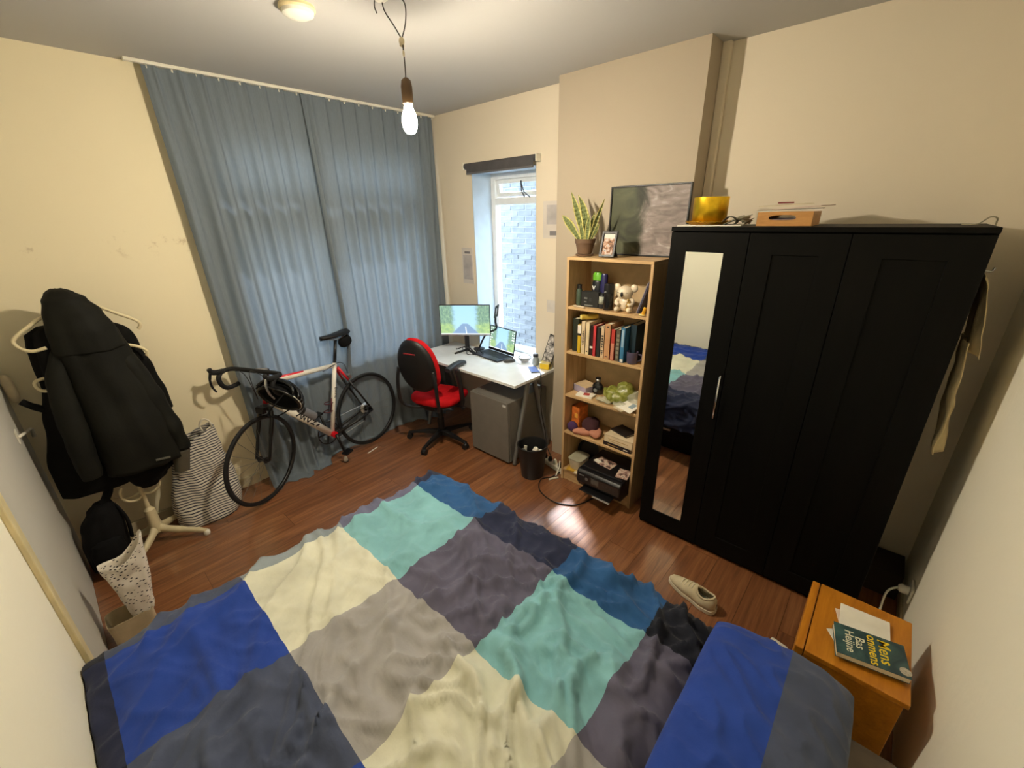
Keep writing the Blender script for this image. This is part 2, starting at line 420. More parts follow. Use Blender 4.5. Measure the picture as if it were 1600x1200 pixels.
struct('ground', MB().bb(-12, 6, YO, 12, -.4, -.3), M('paving_grey', (120, 118, 112), .9))

# ------------------------------------------------------------------ curtains
def curtain_mat(name, col):
    m, t = newm(name); v = t.tc.outputs['Object']
    w = t.noise(t.vm(v, (60, 60, 4)), 6, 3)
    base = t.ramp(w, [(.3, tuple(x * .88 for x in lin(col)[:3])), (.7, lin(col)[:3])])
    d = t.n('ShaderNodeBsdfDiffuse'); t.put(d.inputs[0], base); tl = t.n('ShaderNodeBsdfTranslucent'); t.put(tl.inputs[0], base)
    bn = t.bump(t.noise(v, 420, 2), .15, .001); t.put(d.inputs['Normal'], bn)
    mx = t.n('ShaderNodeMixShader'); mx.inputs[0].default_value = .095
    t.put(mx.inputs[1], d.outputs[0]); t.put(mx.inputs[2], tl.outputs[0]); t.t.links.new(mx.outputs[0], t.o.inputs[0]); return m
CURT = curtain_mat('slate_blue_curtain', (122, 132, 140))
def curtain(y0t, y1t, y0b, y1b, nf, seed, label, tight=None):
    NY, NZ = 170, 64; P = []
    for i in range(NZ + 1):
        w = i / NZ; z = 2.793 - w * 2.790
        row = []
        for j in range(NY + 1):
            u = j / NY
            uu = u
            y = (y0t + (y1t - y0t) * u) * (1 - w) + (y0b + (y1b - y0b) * u) * w
            ed = max(0, 1 - (u if tight == 'start' else 1 - u) / .16) if tight else 0
            ph = nf * (u + .035 * nz(u * 3 + seed, w * 1.2, seed) * w)
            ph += (1 if tight == 'start' else -1) * 2.2 * ed * ed
            fr = ph % 1.0
            pleat = math.exp(-((fr - .5) / .10) ** 2)                # pinched pleat at the heading
            wave = .5 + .5 * math.sin(2 * PI * ph + .8 * nz(u * 5, w * 2, seed + 4))
            sharp = wave ** 1.4
            amp = .036 + .016 * w
            x = -3.428 + (1 - w) ** 3 * (.022 * pleat) + amp * sharp * (.35 + .65 * min(1, w * 4)) + .010 * nz(u * 9 + seed, w * 3, 2) * w
            if z < .5:
                k = ((.5 - z) / .5) ** 2
                x += k * (.035 + .06 * (.5 + nz(u * 6 + seed, z * 3, 9)))
                z += k * .012 * nz(u * 11, 3, seed)
            x += .004 * nz(u * 40, w * 6, seed) + (.016 * ed if tight == 'start' else 0)
            k = max(0, min(1, (y - 1.15) / .2)) * max(0, min(1, (2.35 - y) / .2)) * max(0, min(1, (.95 - z) / .2))
            x = x * (1 - k) + (-3.462 + .25 * (x + 3.44)) * k
            row.append((min(max(x, -3.476), -3.27), y, max(z, .004)))
        P.append(row)
    # fabric lying on the floor
    last = P[-1]
    for q, dx in ((1, .03), (2, .07)):
        P.append([(min(p[0] + dx * (.35 if 1.1 < p[1] < 2.3 else 1) * (.6 + .8 * max(0, nz(p[1] * 5, seed, 1) + .3)), -3.2), p[1] + .01 * nz(p[1] * 9, q, 2), .004 + .012 * max(0, nz(p[1] * 7, q, seed))) for p in last])
    o = MB().grid(P).build('curtain', CURT, smooth=True)
    return tag(o, label, 'curtain', 'slate blue curtains on the ceiling rail')
curtain(.735, 1.665, .79, 1.675, 8, 1.3, 'slate blue pleated curtain hanging behind the bike front wheel, beside the bare cream wall', 'end')
curtain(1.605, 2.765, 1.625, 2.735, 10, 5.7, 'slate blue pleated curtain hanging behind the red office chair, in the corner', 'start')
cr = thing('curtain_rail', 'thin white curtain rail screwed to the ceiling above the blue curtains', 'curtain rail', (XL + .07, 1.7, HC - .03))
MB().bb(XL + .055, XL + .085, .66, 2.785, HC - .018, HC).build('rail', WPLAST, cr, bevel=.003)
for k in range(18):
    y = .76 + k * .118; MB().cyl((XL + .066, y, HC - .035), (XL + .066, y, HC - .016), .005, n=6).build('glider', WPLAST, cr)

# ------------------------------------------------------------------ bed
BX0, BX1, BY0, BY1 = -1.82, .375, -.262, 1.285
bed = thing('bed_frame', 'black bed frame with drawers, seen in the wardrobe mirror under the check duvet', 'bed', ((BX0 + BX1) / 2, .5, 0))
MB().bb(BX0, BX1, BY1 - .03, BY1, .31, .36).build('side_rail', BLACKW, bed, bevel=.003)
MB().bb(BX0, BX1, BY0, BY0 + .03, .02, .36).build('side_rail', BLACKW, bed, bevel=.003)
MB().bb(BX0, BX0 + .03, BY0, BY1, .02, .36).build('foot_panel', BLACKW, bed, bevel=.003)
MB().bb(BX1 - .03, BX1, BY0, BY1, .02, .36).build('head_panel', BLACKW, bed, bevel=.003)
MB().bb(BX0 + .03, BX1 - .03, BY0 + .03, BY1 - .03, .24, .30).build('slatted_base', M('pale_slats', (190, 160, 110), .6), bed)
for k in range(2):
    x0 = BX0 + .04 + k * 1.07; d = MB().bb(x0, x0 + 1.05, BY1 - .022, BY1 - .004, .03, .305).build('drawer', BLACKW, bed, bevel=.003)
    MB().bb(x0 + .40, x0 + .62, BY1 - .004, BY1 + .012, .205, .222).build('handle', M('dull_steel', (150, 152, 156), .3, 1), d, bevel=.003)
mt = MB().bb(BX0 + .04, BX1 - .004, BY0 + .004, BY1 - .01, .302, .475).build('mattress', M('taupe_fitted_sheet', (112, 100, 88), .9, var=.08, bump=.2), bevel=.045, seg=4)
tag(mt, 'mattress in a taupe fitted sheet, bare at the corner below the nightstand', 'mattress')

def cloth(name, c):
    m, t = newm(name); v = t.tc.outputs['Object']; b = lin(c)
    f = t.noise(v, 7, 4); d = tuple(x * .86 for x in b[:3]); l = tuple(min(1, x * 1.12) for x in b[:3])
    bn = t.bump(t.m('ADD', t.m('MULTIPLY', t.noise(v, 38, 4, .6), .75), t.m('MULTIPLY', t.noise(v, 500, 2), .08)), .35, .008)
    t.bsdf(t.ramp(f, [(.3, d), (.7, l)]), .85, 0, .15, bn, **{'Sheen Weight': .12, 'Sheen Roughness': .5}); return m
DC = {k: cloth('duvet_' + k, c) for k, c in dict(
    cream=(208, 208, 188), teal=(126, 178, 184), beige=(160, 158, 156), plum=(92, 90, 108), ocean=(44, 86, 134), navy=(42, 47, 70),
    royal=(40, 68, 150), slate=(74, 82, 104), mist=(138, 148, 152), mauve=(104, 106, 130), ink=(30, 32, 42)).items()}
DK = list(DC)
s0, t0, t1 = -1.79, -.235, 1.265          # where the top rolls over: foot, wall side, wardrobe side
HEADX = -.185
def duvet_height(s, q):
    """folds of the loose cover over the filling"""
    crump = min(1, max(0, (s + 1.45) / .6))
    wx = .16 * nz(s * 1.7, q * 1.9, 1.7) + .04 * nz(s * 5, q * 5, 7); wy = .12 * nz(s * 2.0 + 5, q * 1.8, 4.1) + .03 * nz(s * 6, q * 6, 2)
    h = .022 * nz(s * 1.5, q * 1.9, .4); S_, Q_ = s + wx, q + wy
    def ridge(an, fu, fv, sd, p):
        c_, d_ = math.cos(an), math.sin(an); u, v = S_ * c_ + Q_ * d_, -S_ * d_ + Q_ * c_
        return (1 - abs(nz(u * fu, v * fv, sd)) * 1.15) ** p
    h += .036 * (ridge(-.35, 1.6, 7.0, 2.2, 6) - .27) * (1 - .25 * crump)
    h += (.012 + .032 * crump) * (ridge(-.95, 2.8, 9, 5.3, 6) - .27)
    h += (.010 + .022 * crump) * (ridge(.45, 4.6, 12, 8.8, 6) - .27)
    h += (.004 + .007 * crump) * (ridge(-.6, 9, 21, 3.1, 5) - .3)
    return h
def duvet_point(s, q):
    a = max(0.0, s0 - s); b = max(0.0, q - t1); c = max(0.0, t0 - q)
    bx = b if b > 0 else -c
    d = math.hypot(a, bx); h = duvet_height(s, q)
    R = .085
    cx_, cy_ = (s0 if a > 0 else s), (t1 if b > 0 else (t0 if c > 0 else q))
    th = .070                                                     # loft above the mattress
    ztop = .462 + th
    # the loft thins towards the head end
    e = max(0, 1 - (HEADX - s) / .10) if s > HEADX - .10 else 0
    ztop -= .035 * e * e
    if d <= 0: return (s, q, ztop + h)
    ux, uy = -a / d, bx / d
    ang = min(d / R, PI / 2); hor = R * math.sin(ang); ver = R * (1 - math.cos(ang))
    rest = max(0, d - R * PI / 2)
    # hanging cloth: vertical folds, a slight flare
    along = (q if a > abs(bx) else s) * 1.0 + math.atan2(uy, -ux) * .35
    fold = .5 + .5 * math.sin(along * 21 + 3.0 * nz(along * 1.6, d * 1.5, 3.3) + 2 * nz(along * 4, 1, 1)); fold = fold ** 1.5
    k = min(1, rest / .12)
    flare = rest * (.10 if c == 0 else .0) + (.032 * k * (fold - .35) if c == 0 else .004 * fold)
    nx, nzv = .7 * math.sin(ang), math.cos(ang)
    hor2 = hor + flare + nx * h; z = ztop - ver - rest * .985 + nzv * h
    if c > 0: hor2 = min(hor2, .047)
    return (cx_ + ux * hor2, cy_ + uy * hor2, z)
def seg_lin(bs, step):
    out = [bs[0]]
    for a, b in zip(bs, bs[1:]):
        n = max(1, round(abs(b - a) / step)); out += [a + (b - a) * (i + 1) / n for i in range(n)]
    return out
sb = [HEADX, -.385, -.815, -1.305, -1.775, -2.08]; tb = [-.40, -.225, .222, .668, 1.128, 1.56]
S = seg_lin(sb, .0105); T = seg_lin(tb, .0105)
P = [[duvet_point(s, q) for q in T] for s in S]
mb = MB(); mb.grid(P)
cells = {0: ['ink', 'slate', 'beige', 'plum', 'ink'], 1: ['navy', 'royal', 'cream', 'teal', 'ocean'], 2: ['ink', 'slate', 'beige', 'plum', 'navy'],
         3: ['navy', 'royal', 'cream', 'teal', 'ocean'], 4: ['ink', 'slate', 'mist', 'mauve', 'navy']}
# columns run from the head (0) to the foot (4); rows from the wall (0) to the wardrobe side (4)
colmap = {0: 0, 1: 1, 2: 2, 3: 3, 4: 4}
mb.mi = []
for i in range(len(S) - 1):
    sm = (S[i] + S[i + 1]) / 2; ci = [k for k in range(5) if sb[k + 1] - 1e-9 <= sm][0]
    for j in range(len(T) - 1):
        tm = (T[j] + T[j + 1]) / 2; ri = [k for k in range(5) if tm <= tb[k + 1] + 1e-9][0]
        mb.mi.append(DK.index(cells[ci][ri]))
duv = mb.build('duvet', list(DC.values()), smooth=True, solid=.008)
tag(duv, 'rumpled check duvet in blue, teal, cream and grey squares spread over the bed', 'duvet')
# pillow, a plump cushion whose case is royal blue with a slate band at its wall end
def pillow(cx, cy, cz, a, b, c, name, mats, split, label, seed, rot=0):
    NU, NV = 60, 30; vs = []; mb = MB()
    for sgn in (1, -1):
        P = []
        for i in range(NU + 1):
            u = -1 + 2 * i / NU; row = []
            for j in range(NV * 2 + 1):
                v = -1 + j / NV
                edge = (1 - abs(u) ** 2.6) * (1 - abs(v) ** 2.6); hgt = c * max(0, edge) ** .42
                pin = 1 - .07 * (abs(u) ** 2) * (abs(v) ** 2) * 1.0
                x = a * u * pin * (1 - .06 * (1 - abs(v)) * abs(u) ** 6); y = b * v * pin
                wr = .020 * max(0, edge) ** .3 * (1 - abs(nz(x * 7 + seed, y * 11 + x * 6, 3)) * 1.15) ** 5 + .004 * nz(x * 22, y * 22, seed)
                z = sgn * hgt + (wr * min(1, hgt / .02) if sgn > 0 else 0)
                p = rotz(rot) @ Vector((x, y, z)); row.append((cx + p.x, cy + p.y, cz + p.z))
            P.append(row)
        mb.grid(P)
    mb.mi = [1 if sum(mb.v[k][0] for k in f) / 4 > split(sum(mb.v[k][1] for k in f) / 4) else 0 for f in mb.f]
    o = mb.build(name, mats, smooth=True); tag(o, label, 'pillow'); return o
pillow(.005, .985, .575, .215, .345, .092, 'pillow', [DC['royal'], DC['slate']], lambda y: .035, 'plump royal blue pillow with a dark slate band at the bed head', 2.0)

# ------------------------------------------------------------------ wardrobe
WX0, WX1, WY0, WY1, WZ = -.937, .233, 2.294, 2.79, 1.90
wd = thing('wardrobe', 'tall black three-door wardrobe with a narrow mirror on one door', 'wardrobe', ((WX0 + WX1) / 2, 2.54, 0))
MB().bb(WX0, WX1, WY0 - .004, WY1, WZ - .022, WZ).build('top_panel', BLACKW, wd, bevel=.003)
MB().bb(WX0, WX0 + .018, WY0 + .020, WY1, 0, WZ - .0225).build('side_panel', BLACKW, wd, bevel=.002)
MB().bb(WX1 - .018, WX1, WY0 + .020, WY1, 0, WZ - .0225).build('side_panel', BLACKW, wd, bevel=.002)
MB().bb(WX0 + .018, WX1 - .018, WY1 - .008, WY1, .06, WZ - .023).build('back_panel', BLACKW, wd)
MB().bb(WX0 + .018, WX1 - .018, WY0 + .025, WY1 - .01, .05, .068).build('bottom_panel', BLACKW, wd)
MB().bb(WX0 + .018, WX1 - .018, WY0 + .03, WY0 + .048, 0, .049).build('plinth', BLACKW, wd)
xs = [WX0 + .001, -.561, -.176, WX1 - .001]; z0, z1 = .032, WZ - .026
MIRR = M('mirror_glass', (235, 238, 236), .02, 1, var=0)
for k in range(3):
    a, b = xs[k] + .0015, xs[k + 1] - .0015
    s = [.084, .105, .112][k]; fr = [.112, .112, .098][k]
    ix0, ix1, iz0, iz1 = a + s, b - (.103 if k == 0 else s - .006), z0 + fr, z1 - .095
    mb = MB(); fn = lambda u, v, d: (u, d, v)
    mb.ring([(a, z0), (b, z0), (b, z1), (a, z1)], [(ix0, iz0), (ix1, iz0), (ix1, iz1), (ix0, iz1)], WY0, WY0 + .018, fn)
    d = mb.build('door', BLACKW, wd, bevel=.0015, seg=1)
    if k == 0: MB().bb(ix0, ix1, WY0 + .0045, WY0 + .012, iz0, iz1).build('mirror', MIRR, d, label='narrow mirror')
    else: MB().bb(ix0 - .001, ix1 + .001, WY0 + .007, WY0 + .014, iz0 - .001, iz1 + .001).build('panel', BLACKW, d)
    if k == 0:
        mb = MB(); hx = b - .012
        mb.tube([(hx, WY0 - .003, .905), (hx, WY0 - .028, .915), (hx, WY0 - .030, 1.03), (hx, WY0 - .028, 1.155), (hx, WY0 - .003, 1.165)], .0055, 8)
        mb.build('handle', CHROME, d, smooth=True, label='slim chrome bar handle')

# ------------------------------------------------------------------ bookcase
KX0, KX1, KY0, KY1, KZ = -1.645, -1.045, 2.371, 2.651, 1.713
bk = thing('bookcase', 'narrow birch bookcase with five open shelves beside the black wardrobe', 'bookcase', (-1.345, 2.5, 0))
MB().bb(KX0, KX0 + .018, KY0, KY1, 0, KZ - .0185).build('side_panel', BIRCH, bk, bevel=.001, seg=1)
MB().bb(KX1 - .018, KX1, KY0, KY1, 0, KZ - .0185).build('side_panel', BIRCH, bk, bevel=.001, seg=1)
MB().bb(KX0, KX1, KY0 - .002, KY1, KZ - .018, KZ).build('top_panel', BIRCHH, bk, bevel=.001, seg=1)
MB().bb(KX0 + .018, KX1 - .018, KY1 - .006, KY1 - .001, .04, KZ - .019).build('back_panel', M('pale_back_panel', (200, 174, 132), .6), bk)
MB().bb(KX0 + .018, KX1 - .018, KY0 + .012, KY0 + .026, 0, .082).build('plinth', BIRCHH, bk)
SH = [.10, .435, .742, 1.072, 1.39]
for z in SH: MB().bb(KX0 + .0182, KX1 - .0182, KY0 + .002, KY1 - .007, z - .018, z).build('shelf', BIRCHH, bk, bevel=.001, seg=1)

# ------------------------------------------------------------------ nightstand
ns = thing('nightstand', 'orange varnished wooden nightstand squeezed between bed head and wardrobe', 'nightstand', (.2, 1.655, 0))
NX0, NX1, NY0, NY1, NZ = .066, .352, 1.462, 1.85, .50
MB().bb(NX0 + .0, NX1, NY0, NY1, NZ - .022, NZ).build('top_panel', OAK, ns, bevel=.003)
MB().bb(NX0, NX1 - .01, NY0 + .010, NY0 + .028, .0, NZ - .0225).build('side_panel', OAK, ns, bevel=.002)
MB().bb(NX0, NX1 - .01, NY1 - .028, NY1 - .010, .0, NZ - .0225).build('side_panel', OAK, ns, bevel=.002)
MB().bb(NX1 - .02, NX1 - .012, NY0 + .029, NY1 - .029, .03, NZ - .023).build('back_panel', OAK, ns)
MB().bb(NX0 + .002, NX1 - .022, NY0 + .029, NY1 - .029, .05, .068).build('bottom_panel', OAK, ns)
d = MB().bb(NX0 - .030, NX0 - .003, NY0 + .002, NY1 - .002, NZ - .15, NZ - .001).build('drawer', OAK, ns, bevel=.004)
MB().bb(NX0 - .024, NX0 - .003, NY0 + .004, NY1 - .004, .05, NZ - .156).build('door', OAK, ns, bevel=.004)

# ------------------------------------------------------------------ pendant bulb, smoke detector
BP = Vector((-1.775, 1.312, 2.378))
lamp = thing('pendant_bulb', 'bare glowing light bulb hanging from loose wires under the ceiling', 'lamp', (BP.x, BP.y, HC))
WIRE = M('dark_wire', (48, 42, 36), .6, var=0)
BCOL = (1.0, .88, .69)
MB().lathe([(.0, -.062), (.016, -.058), (.027, -.044), (.0325, -.022)], BP, 28).build('bulb', emit('bulb_light', BCOL, BULB), lamp, smooth=True)
MB().lathe([(.0325, -.022), (.0328, -.013), (.0325, -.006), (.0305, .008), (.028, .018), (.020, .036), (.0155, .052)], BP, 28).build('bulb_neck', emit('bulb_neck_light', BCOL, BULB * .12), lamp, smooth=True)
MB().lathe([(.0165, .052), (.022, .055), (.024, .075), (.024, .118), (.020, .140), (.008, .150)], BP, 20).build('socket', M('brown_socket', (92, 68, 40), .5), lamp, smooth=True, auto=.7)
MB().tube(bez([BP + Vector((0, 0, .146)), BP + Vector((.003, 0, .19)), BP + Vector((-.003, .004, .235)), BP + Vector((.002, 0, .27))]), .0026, 6).build('wire', WIRE, lamp, smooth=True)
mb = MB(); mb.ell(BP + Vector((-.004, 0, .278)), (.012, .012, .016)); mb.box(BP + Vector((-.010, .004, .268)), (.016, .012, .012), eul(.4, .5, .2)); mb.ell(BP + Vector((.002, 0, .235)), (.005, .005, .012))
mb.build('wire_connector', M('connector_white', (205, 192, 160), .5), lamp, smooth=False)
for pts in ([(-.002, 0, .285), (-.03, -.014, .335), (-.055, -.035, .385), (-.060, -.04, .434)], [(-.002, 0, .285), (.022, .008, .335), (.025, .012, .395), (.0, .0, .434)]):
    MB().tube(bez([BP + Vector(p) for p in pts]), .0026, 6).build('wire', WIRE, lamp, smooth=True)
MB().tube(bez([BP + Vector((-.076, -.058, .434)), BP + Vector((-.082, -.062, .40)), BP + Vector((-.076, -.058, .375))]), .0024, 6).build('wire', WIRE, lamp, smooth=True)
MB().lathe([(.03, 0), (.032, -.012), (.02, -.02), (.006, -.024)], (BP.x - .06, BP.y - .045, HC), 20).build('ceiling_hook_plate', WPLAST, lamp, smooth=True)
sd = thing('smoke_detector', 'round cream smoke detector on the ceiling', 'smoke detector', (-2.17, 1.075, HC))
MB().lathe([(.072, 0), (.074, -.012), (.070, -.018)], (-2.17, 1.075, HC), 32).build('base', CREAMP, sd, smooth=True, auto=.6)
MB().lathe([(.066, -.018), (.062, -.030), (.046, -.038), (.014, -.041), (.001, -.041)], (-2.17, 1.075, HC), 32).build('cover', WPLAST, sd, smooth=True, auto=.6)

# ------------------------------------------------------------------ roller blind, posters
bl = thing('roller_blind', 'dark grey roller blind rolled up above the side window', 'blind', (-2.61, 2.77, 2.36))
BLM = M('charcoal_blind_fabric', (74, 72, 74), .85, bump=.15, bscale=400)
MB().cyl((-3.01, 2.765, 2.372), (-2.215, 2.765, 2.372), .024, n=18).build('roll', BLM, bl, smooth=True, auto=.8)
MB().bb(-2.975, -2.235, 2.740, 2.744, 2.318, 2.372).build('fabric', BLM, bl)
MB().bb(-2.975, -2.235, 2.736, 2.748, 2.306, 2.320).build('bottom_bar', M('grey_bar', (96, 94, 96), .5), bl, bevel=.002)
for xx in (-3.016, -2.210): MB().bb(xx - .006, xx + .006, 2.742, 2.799, 2.345, 2.400).build('bracket', WPLAST, bl, bevel=.003)
POST = M('faded_poster', (208, 200, 190), .6, var=.05, scale=4); PGREY = M('poster_print_grey', (176, 170, 168), .6, var=.10, scale=9)
def poster(x0, x1, z0, z1, label, blocks, tilt=0):
    p = thing('poster', label, 'poster', ((x0 + x1) / 2, 2.795, z0))
    MB().bb(x0, x1, 2.794, 2.7985, z0, z1).build('sheet', POST, p)
    for i, (a, b, c, d, mm) in enumerate(blocks): 
        w, h = x1 - x0, z1 - z0
        MB().bb(x0 + a * w, x0 + b * w, 2.7932, 2.7939, z0 + c * h, z0 + d * h).build('print', mm, p)
poster(-3.155, -3.005, 1.37, 1.70, 'pale poster on the wall between blue curtain and side window', [(.10, .9, .12, .8, PGREY), (.25, .75, .84, .9, M('poster_ink', (120, 116, 118), .6, var=0))])
poster(-2.175, -1.958, 1.80, 2.07, 'pale framed poster high on the wall beside the chimney breast', [(.15, .85, .38, .9, PGREY), (.3, .72, .08, .2, M('poster_ink'))])
poster(-2.130, -1.962, 1.215, 1.315, 'small faint sheet of paper on the wall below the framed poster', [(.1, .9, .3, .8, M('poster_print_light', (204, 198, 190), .6, var=.05))])

# ------------------------------------------------------------------ desk
DZ = .742; DX0, DX1, DY0, DY1 = -3.345, -2.012, 2.245, 2.792
dk = thing('desk', 'white desk on grey trestle legs under the side window', 'desk', ((DX0 + DX1) / 2, 2.52, 0))
DTOP = M('white_laminate_top', (228, 229, 226), .22, spec=.7, var=.02)
MB().bb(DX0, DX1, DY0, DY1, DZ - .024, DZ).build('tabletop', DTOP, dk, bevel=.003)
LEGM = M('silver_grey_legs', (134, 134, 132), .4, .6, var=.04)
for xx in (DX1 - .05, DX0 + .12):
    for yf, yt, dx in ((2.262, 2.46, .0), (2.725, 2.54, .0)):
        MB().tube([(xx, yt, DZ - .045), (xx + .012, yf, .012)], [.021, .017], 12).build('leg', LEGM, dk, smooth=True, auto=.8)
    MB().bb(xx - .025, xx + .025, 2.42, 2.58, DZ - .055, DZ - .0245).build('bracket', LEGM, dk, bevel=.003)
MB().bb(DX0 + .14, DX1 - .07, 2.49, 2.51, DZ - .065, DZ - .025).build('crossbar', LEGM, dk, bevel=.003)
# drawer cabinet
cb = thing('drawer_cabinet', 'grey steel pedestal cabinet standing under the white desk', 'cabinet', (-2.3, 2.5, 0))
CABM = M('warm_grey_steel', (112, 108, 101), .5, var=.03)
CX_0, CX_1, CY_0, CY_1 = -2.528, -2.082, 2.232, 2.735
MB().bb(CX_0, CX_1, CY_0 + .02, CY_1, .02, .572).build('body', CABM, cb, bevel=.003)
MB().bb(CX_0 + .002, CX_1 - .002, CY_0, CY_0 + .018, .022, .570).build('front', CABM, cb, bevel=.003)
MB().bb(CX_0 + .02, CX_1 - .02, CY_0 + .04, CY_1 - .02, 0, .0195).build('base', BLACKP, cb)
MB().bb(CX_1 - .055, CX_1 - .02, CY_0 - .003, CY_0 - .0005, .532, .552).build('lock_plate', M('pale_plate', (205, 205, 200), .4), cb)

# screens -------------------------------------------------------------------
def screen_mat(name, strength):
    m, t = newm(name); u = t.tc.outputs['UV']; x, y, _ = t.sep(u)
    n1 = t.noise(u, 9, 5, .65); n2 = t.noise(t.vm(u, (14, 4, 1)), 2.2, 4, .6)
    cxx = t.m('ABSOLUTE', t.m('SUBTRACT', x, .5))
    edge = t.m('ADD', cxx, t.m('MULTIPLY', t.m('SUBTRACT', n1, .5), .16))
    trees = t.smooth(edge, .17, .30)
    green = t.ramp(n2, [(.30, lin((44, 78, 48))), (.55, lin((92, 130, 84))), (.75, lin((150, 176, 120)))])
    sky = t.ramp(y, [(.2, lin((150, 190, 208))), (.9, lin((140, 186, 220)))])
    c = t.mix(trees, sky, green)
    low = t.m('MULTIPLY', t.smooth(t.m('SUBTRACT', .46, y), .0, .18), t.smooth(edge, .12, .34))
    c = t.mix(t.m('MULTIPLY', low, .8), c, t.ramp(n1, [(.3, lin((92, 132, 46))), (.7, lin((176, 200, 84)))]))
    rw = t.m('ADD', .02, t.m('MULTIPLY', t.m('MAXIMUM', t.m('SUBTRACT', .42, y), 0.0), .62))
    road = t.m('MULTIPLY', t.m('SUBTRACT', 1.0, t.smooth(t.m('SUBTRACT', cxx, rw), -.01, .03)), t.smooth(t.m('SUBTRACT', .41, y), .0, .06))
    c = t.mix(road, c, lin((92, 120, 158)))
    lx = t.m('ABSOLUTE', t.m('SUBTRACT', x, t.m('ADD', .5, t.m('MULTIPLY', t.m('SUBTRACT', .4, y), .06))))
    ln = t.m('MULTIPLY', t.m('SUBTRACT', 1.0, t.smooth(lx, .004, .012)), t.smooth(t.m('SUBTRACT', .30, y), .0, .06))
    c = t.mix(ln, c, lin((225, 232, 238)))
    bar = t.m('SUBTRACT', 1.0, t.smooth(y, .030, .036))
    c = t.mix(bar, c, lin((228, 232, 234)))
    c = t.mix(.22, c, lin((176, 200, 208)))
    e = t.n('ShaderNodeEmission'); t.put(e.inputs[0], c); e.inputs[1].default_value = strength
    g = t.n('ShaderNodeBsdfGlossy'); g.inputs['Roughness'].default_value = .25; g.inputs[0].default_value = (.03, .03, .03, 1)
    ad = t.n('ShaderNodeAddShader'); t.put(ad.inputs[0], e.outputs[0]); t.put(ad.inputs[1], g.outputs[0]); t.t.links.new(ad.outputs[0], t.o.inputs[0]); return m
SCR = screen_mat('forest_road_screen', .95)
# monitor
mo = thing('monitor', 'flat monitor with a misty forest road wallpaper standing on the desk', 'monitor', (-2.97, 2.62, DZ))
ML, MR = Vector((-3.165, 2.470, 0)), Vector((-2.775, 2.762, 0)); mx_ = (MR - ML); mw_ = mx_.length; mx_.normalize(); mnrm = Vector((mx_.y, -mx_.x, 0))
RM = Matrix((mx_, -mnrm, Vector((0, 0, 1)))).transposed(); mc = (ML + MR) / 2; zt0, zt1 = .905, 1.203
MB().box(mc + Vector((0, 0, (zt0 + zt1) / 2)) - mnrm * .012, (mw_, .024, zt1 - zt0), RM).build('housing', BLACKP, mo, bevel=.004)
def rectq(b, z0, z1, o): return [ML + mx_ * b + mnrm * o + Vector((0, 0, z0)), MR - mx_ * b + mnrm * o + Vector((0, 0, z0)), MR - mx_ * b + mnrm * o + Vector((0, 0, z1)), ML + mx_ * b + mnrm * o + Vector((0, 0, z1))]
MB().quad(*rectq(.006, zt0 + .014, zt1 - .006, .0008)).build('screen', SCR, mo)
MB().box(mc + Vector((0, 0, zt0 + .006)) + mnrm * .001, (mw_ - .004, .002, .010), RM).build('chin', M('silver_chin', (176, 180, 182), .35, .7), mo)
mb = MB(); q = mc - mnrm * .045; mb.box(q + Vector((0, 0, .90)), (.045, .014, .30), RM); mb.box(q + mnrm * .014 + Vector((0, 0, 1.0)), (.09, .03, .09), RM); mb.build('stand', BLACKP, mo, bevel=.004)
mb = MB()
for sgn in (-1, 1): mb.tube([q + Vector((0, 0, DZ + .013)), q + mnrm * .13 + mx_ * .10 * sgn + Vector((0, 0, DZ + .010))], [.013, .009], 8)
mb.tube([q + Vector((0, 0, DZ + .013)), q - mnrm * .05 + Vector((0, 0, DZ + .010))], [.013, .010], 8); mb.build('foot', BLACKP, mo, smooth=True)
cb_ = MB()
for k in range(4):
    a0 = k * .9
    cb_.tube(bez([(-3.12 + .10 * k, 2.62, DZ + .006), (-3.04 + .07 * k, 2.55 + .02 * k, DZ + .03 + .035 * math.sin(a0)), (-2.95 + .05 * k, 2.61, DZ + .012 + .05 * abs(math.cos(a0))), (-2.90 + .05 * k, 2.56 + .03 * k, DZ + .006), (-2.80 + .02 * k, 2.63 + .02 * k, DZ + .005)]), .004, 6)
tag(cb_.build('monitor_cables', BLACKP, smooth=True), 'tangle of black cables on the desk under the monitor', 'cables')
# laptop
lp = thing('laptop', 'open dark laptop with desktop icons on its screen on the white desk', 'laptop', (-2.66, 2.67, DZ))
nl, nr, hl, hr = [Vector((x, y, DZ + .0015)) for x, y in ((-2.875, 2.605), (-2.505, 2.560), (-2.835, 2.800 - .012), (-2.478, 2.762 - .012))]
Ld = M('dark_grey_aluminium', (52, 54, 62), .38, .5, var=.03); up = Vector((0, 0, .016))
MB().add([nl, nr, hr, hl, nl + up, nr + up, hr + up, hl + up], [(3, 2, 1, 0), (4, 5, 6, 7), (0, 1, 5, 4), (1, 2, 6, 5), (2, 3, 7, 6), (3, 0, 4, 7)]).build('base', Ld, lp, bevel=.003)
lx_, ly_ = (nr - nl).normalized(), ((hl + hr) / 2 - (nl + nr) / 2).normalized(); lw = (nr - nl).length; ld = ((hl + hr) / 2 - (nl + nr) / 2).length
Rl = Matrix((lx_, ly_, Vector((0, 0, 1)))).transposed(); ctr = (nl + nr + hl + hr) / 4 + up
KEY = M('black_keys', (24, 25, 28), .5, var=0); kb = MB()
for r_ in range(5):
    for c_ in range(14): kb.box(ctr + lx_ * ((c_ - 6.5) * .0225) + ly_ * (.065 - r_ * .021) + Vector((0, 0, .0012)), (.0195, .018, .002), Rl)
kb.build('keyboard', KEY, lp, kind='stuff')
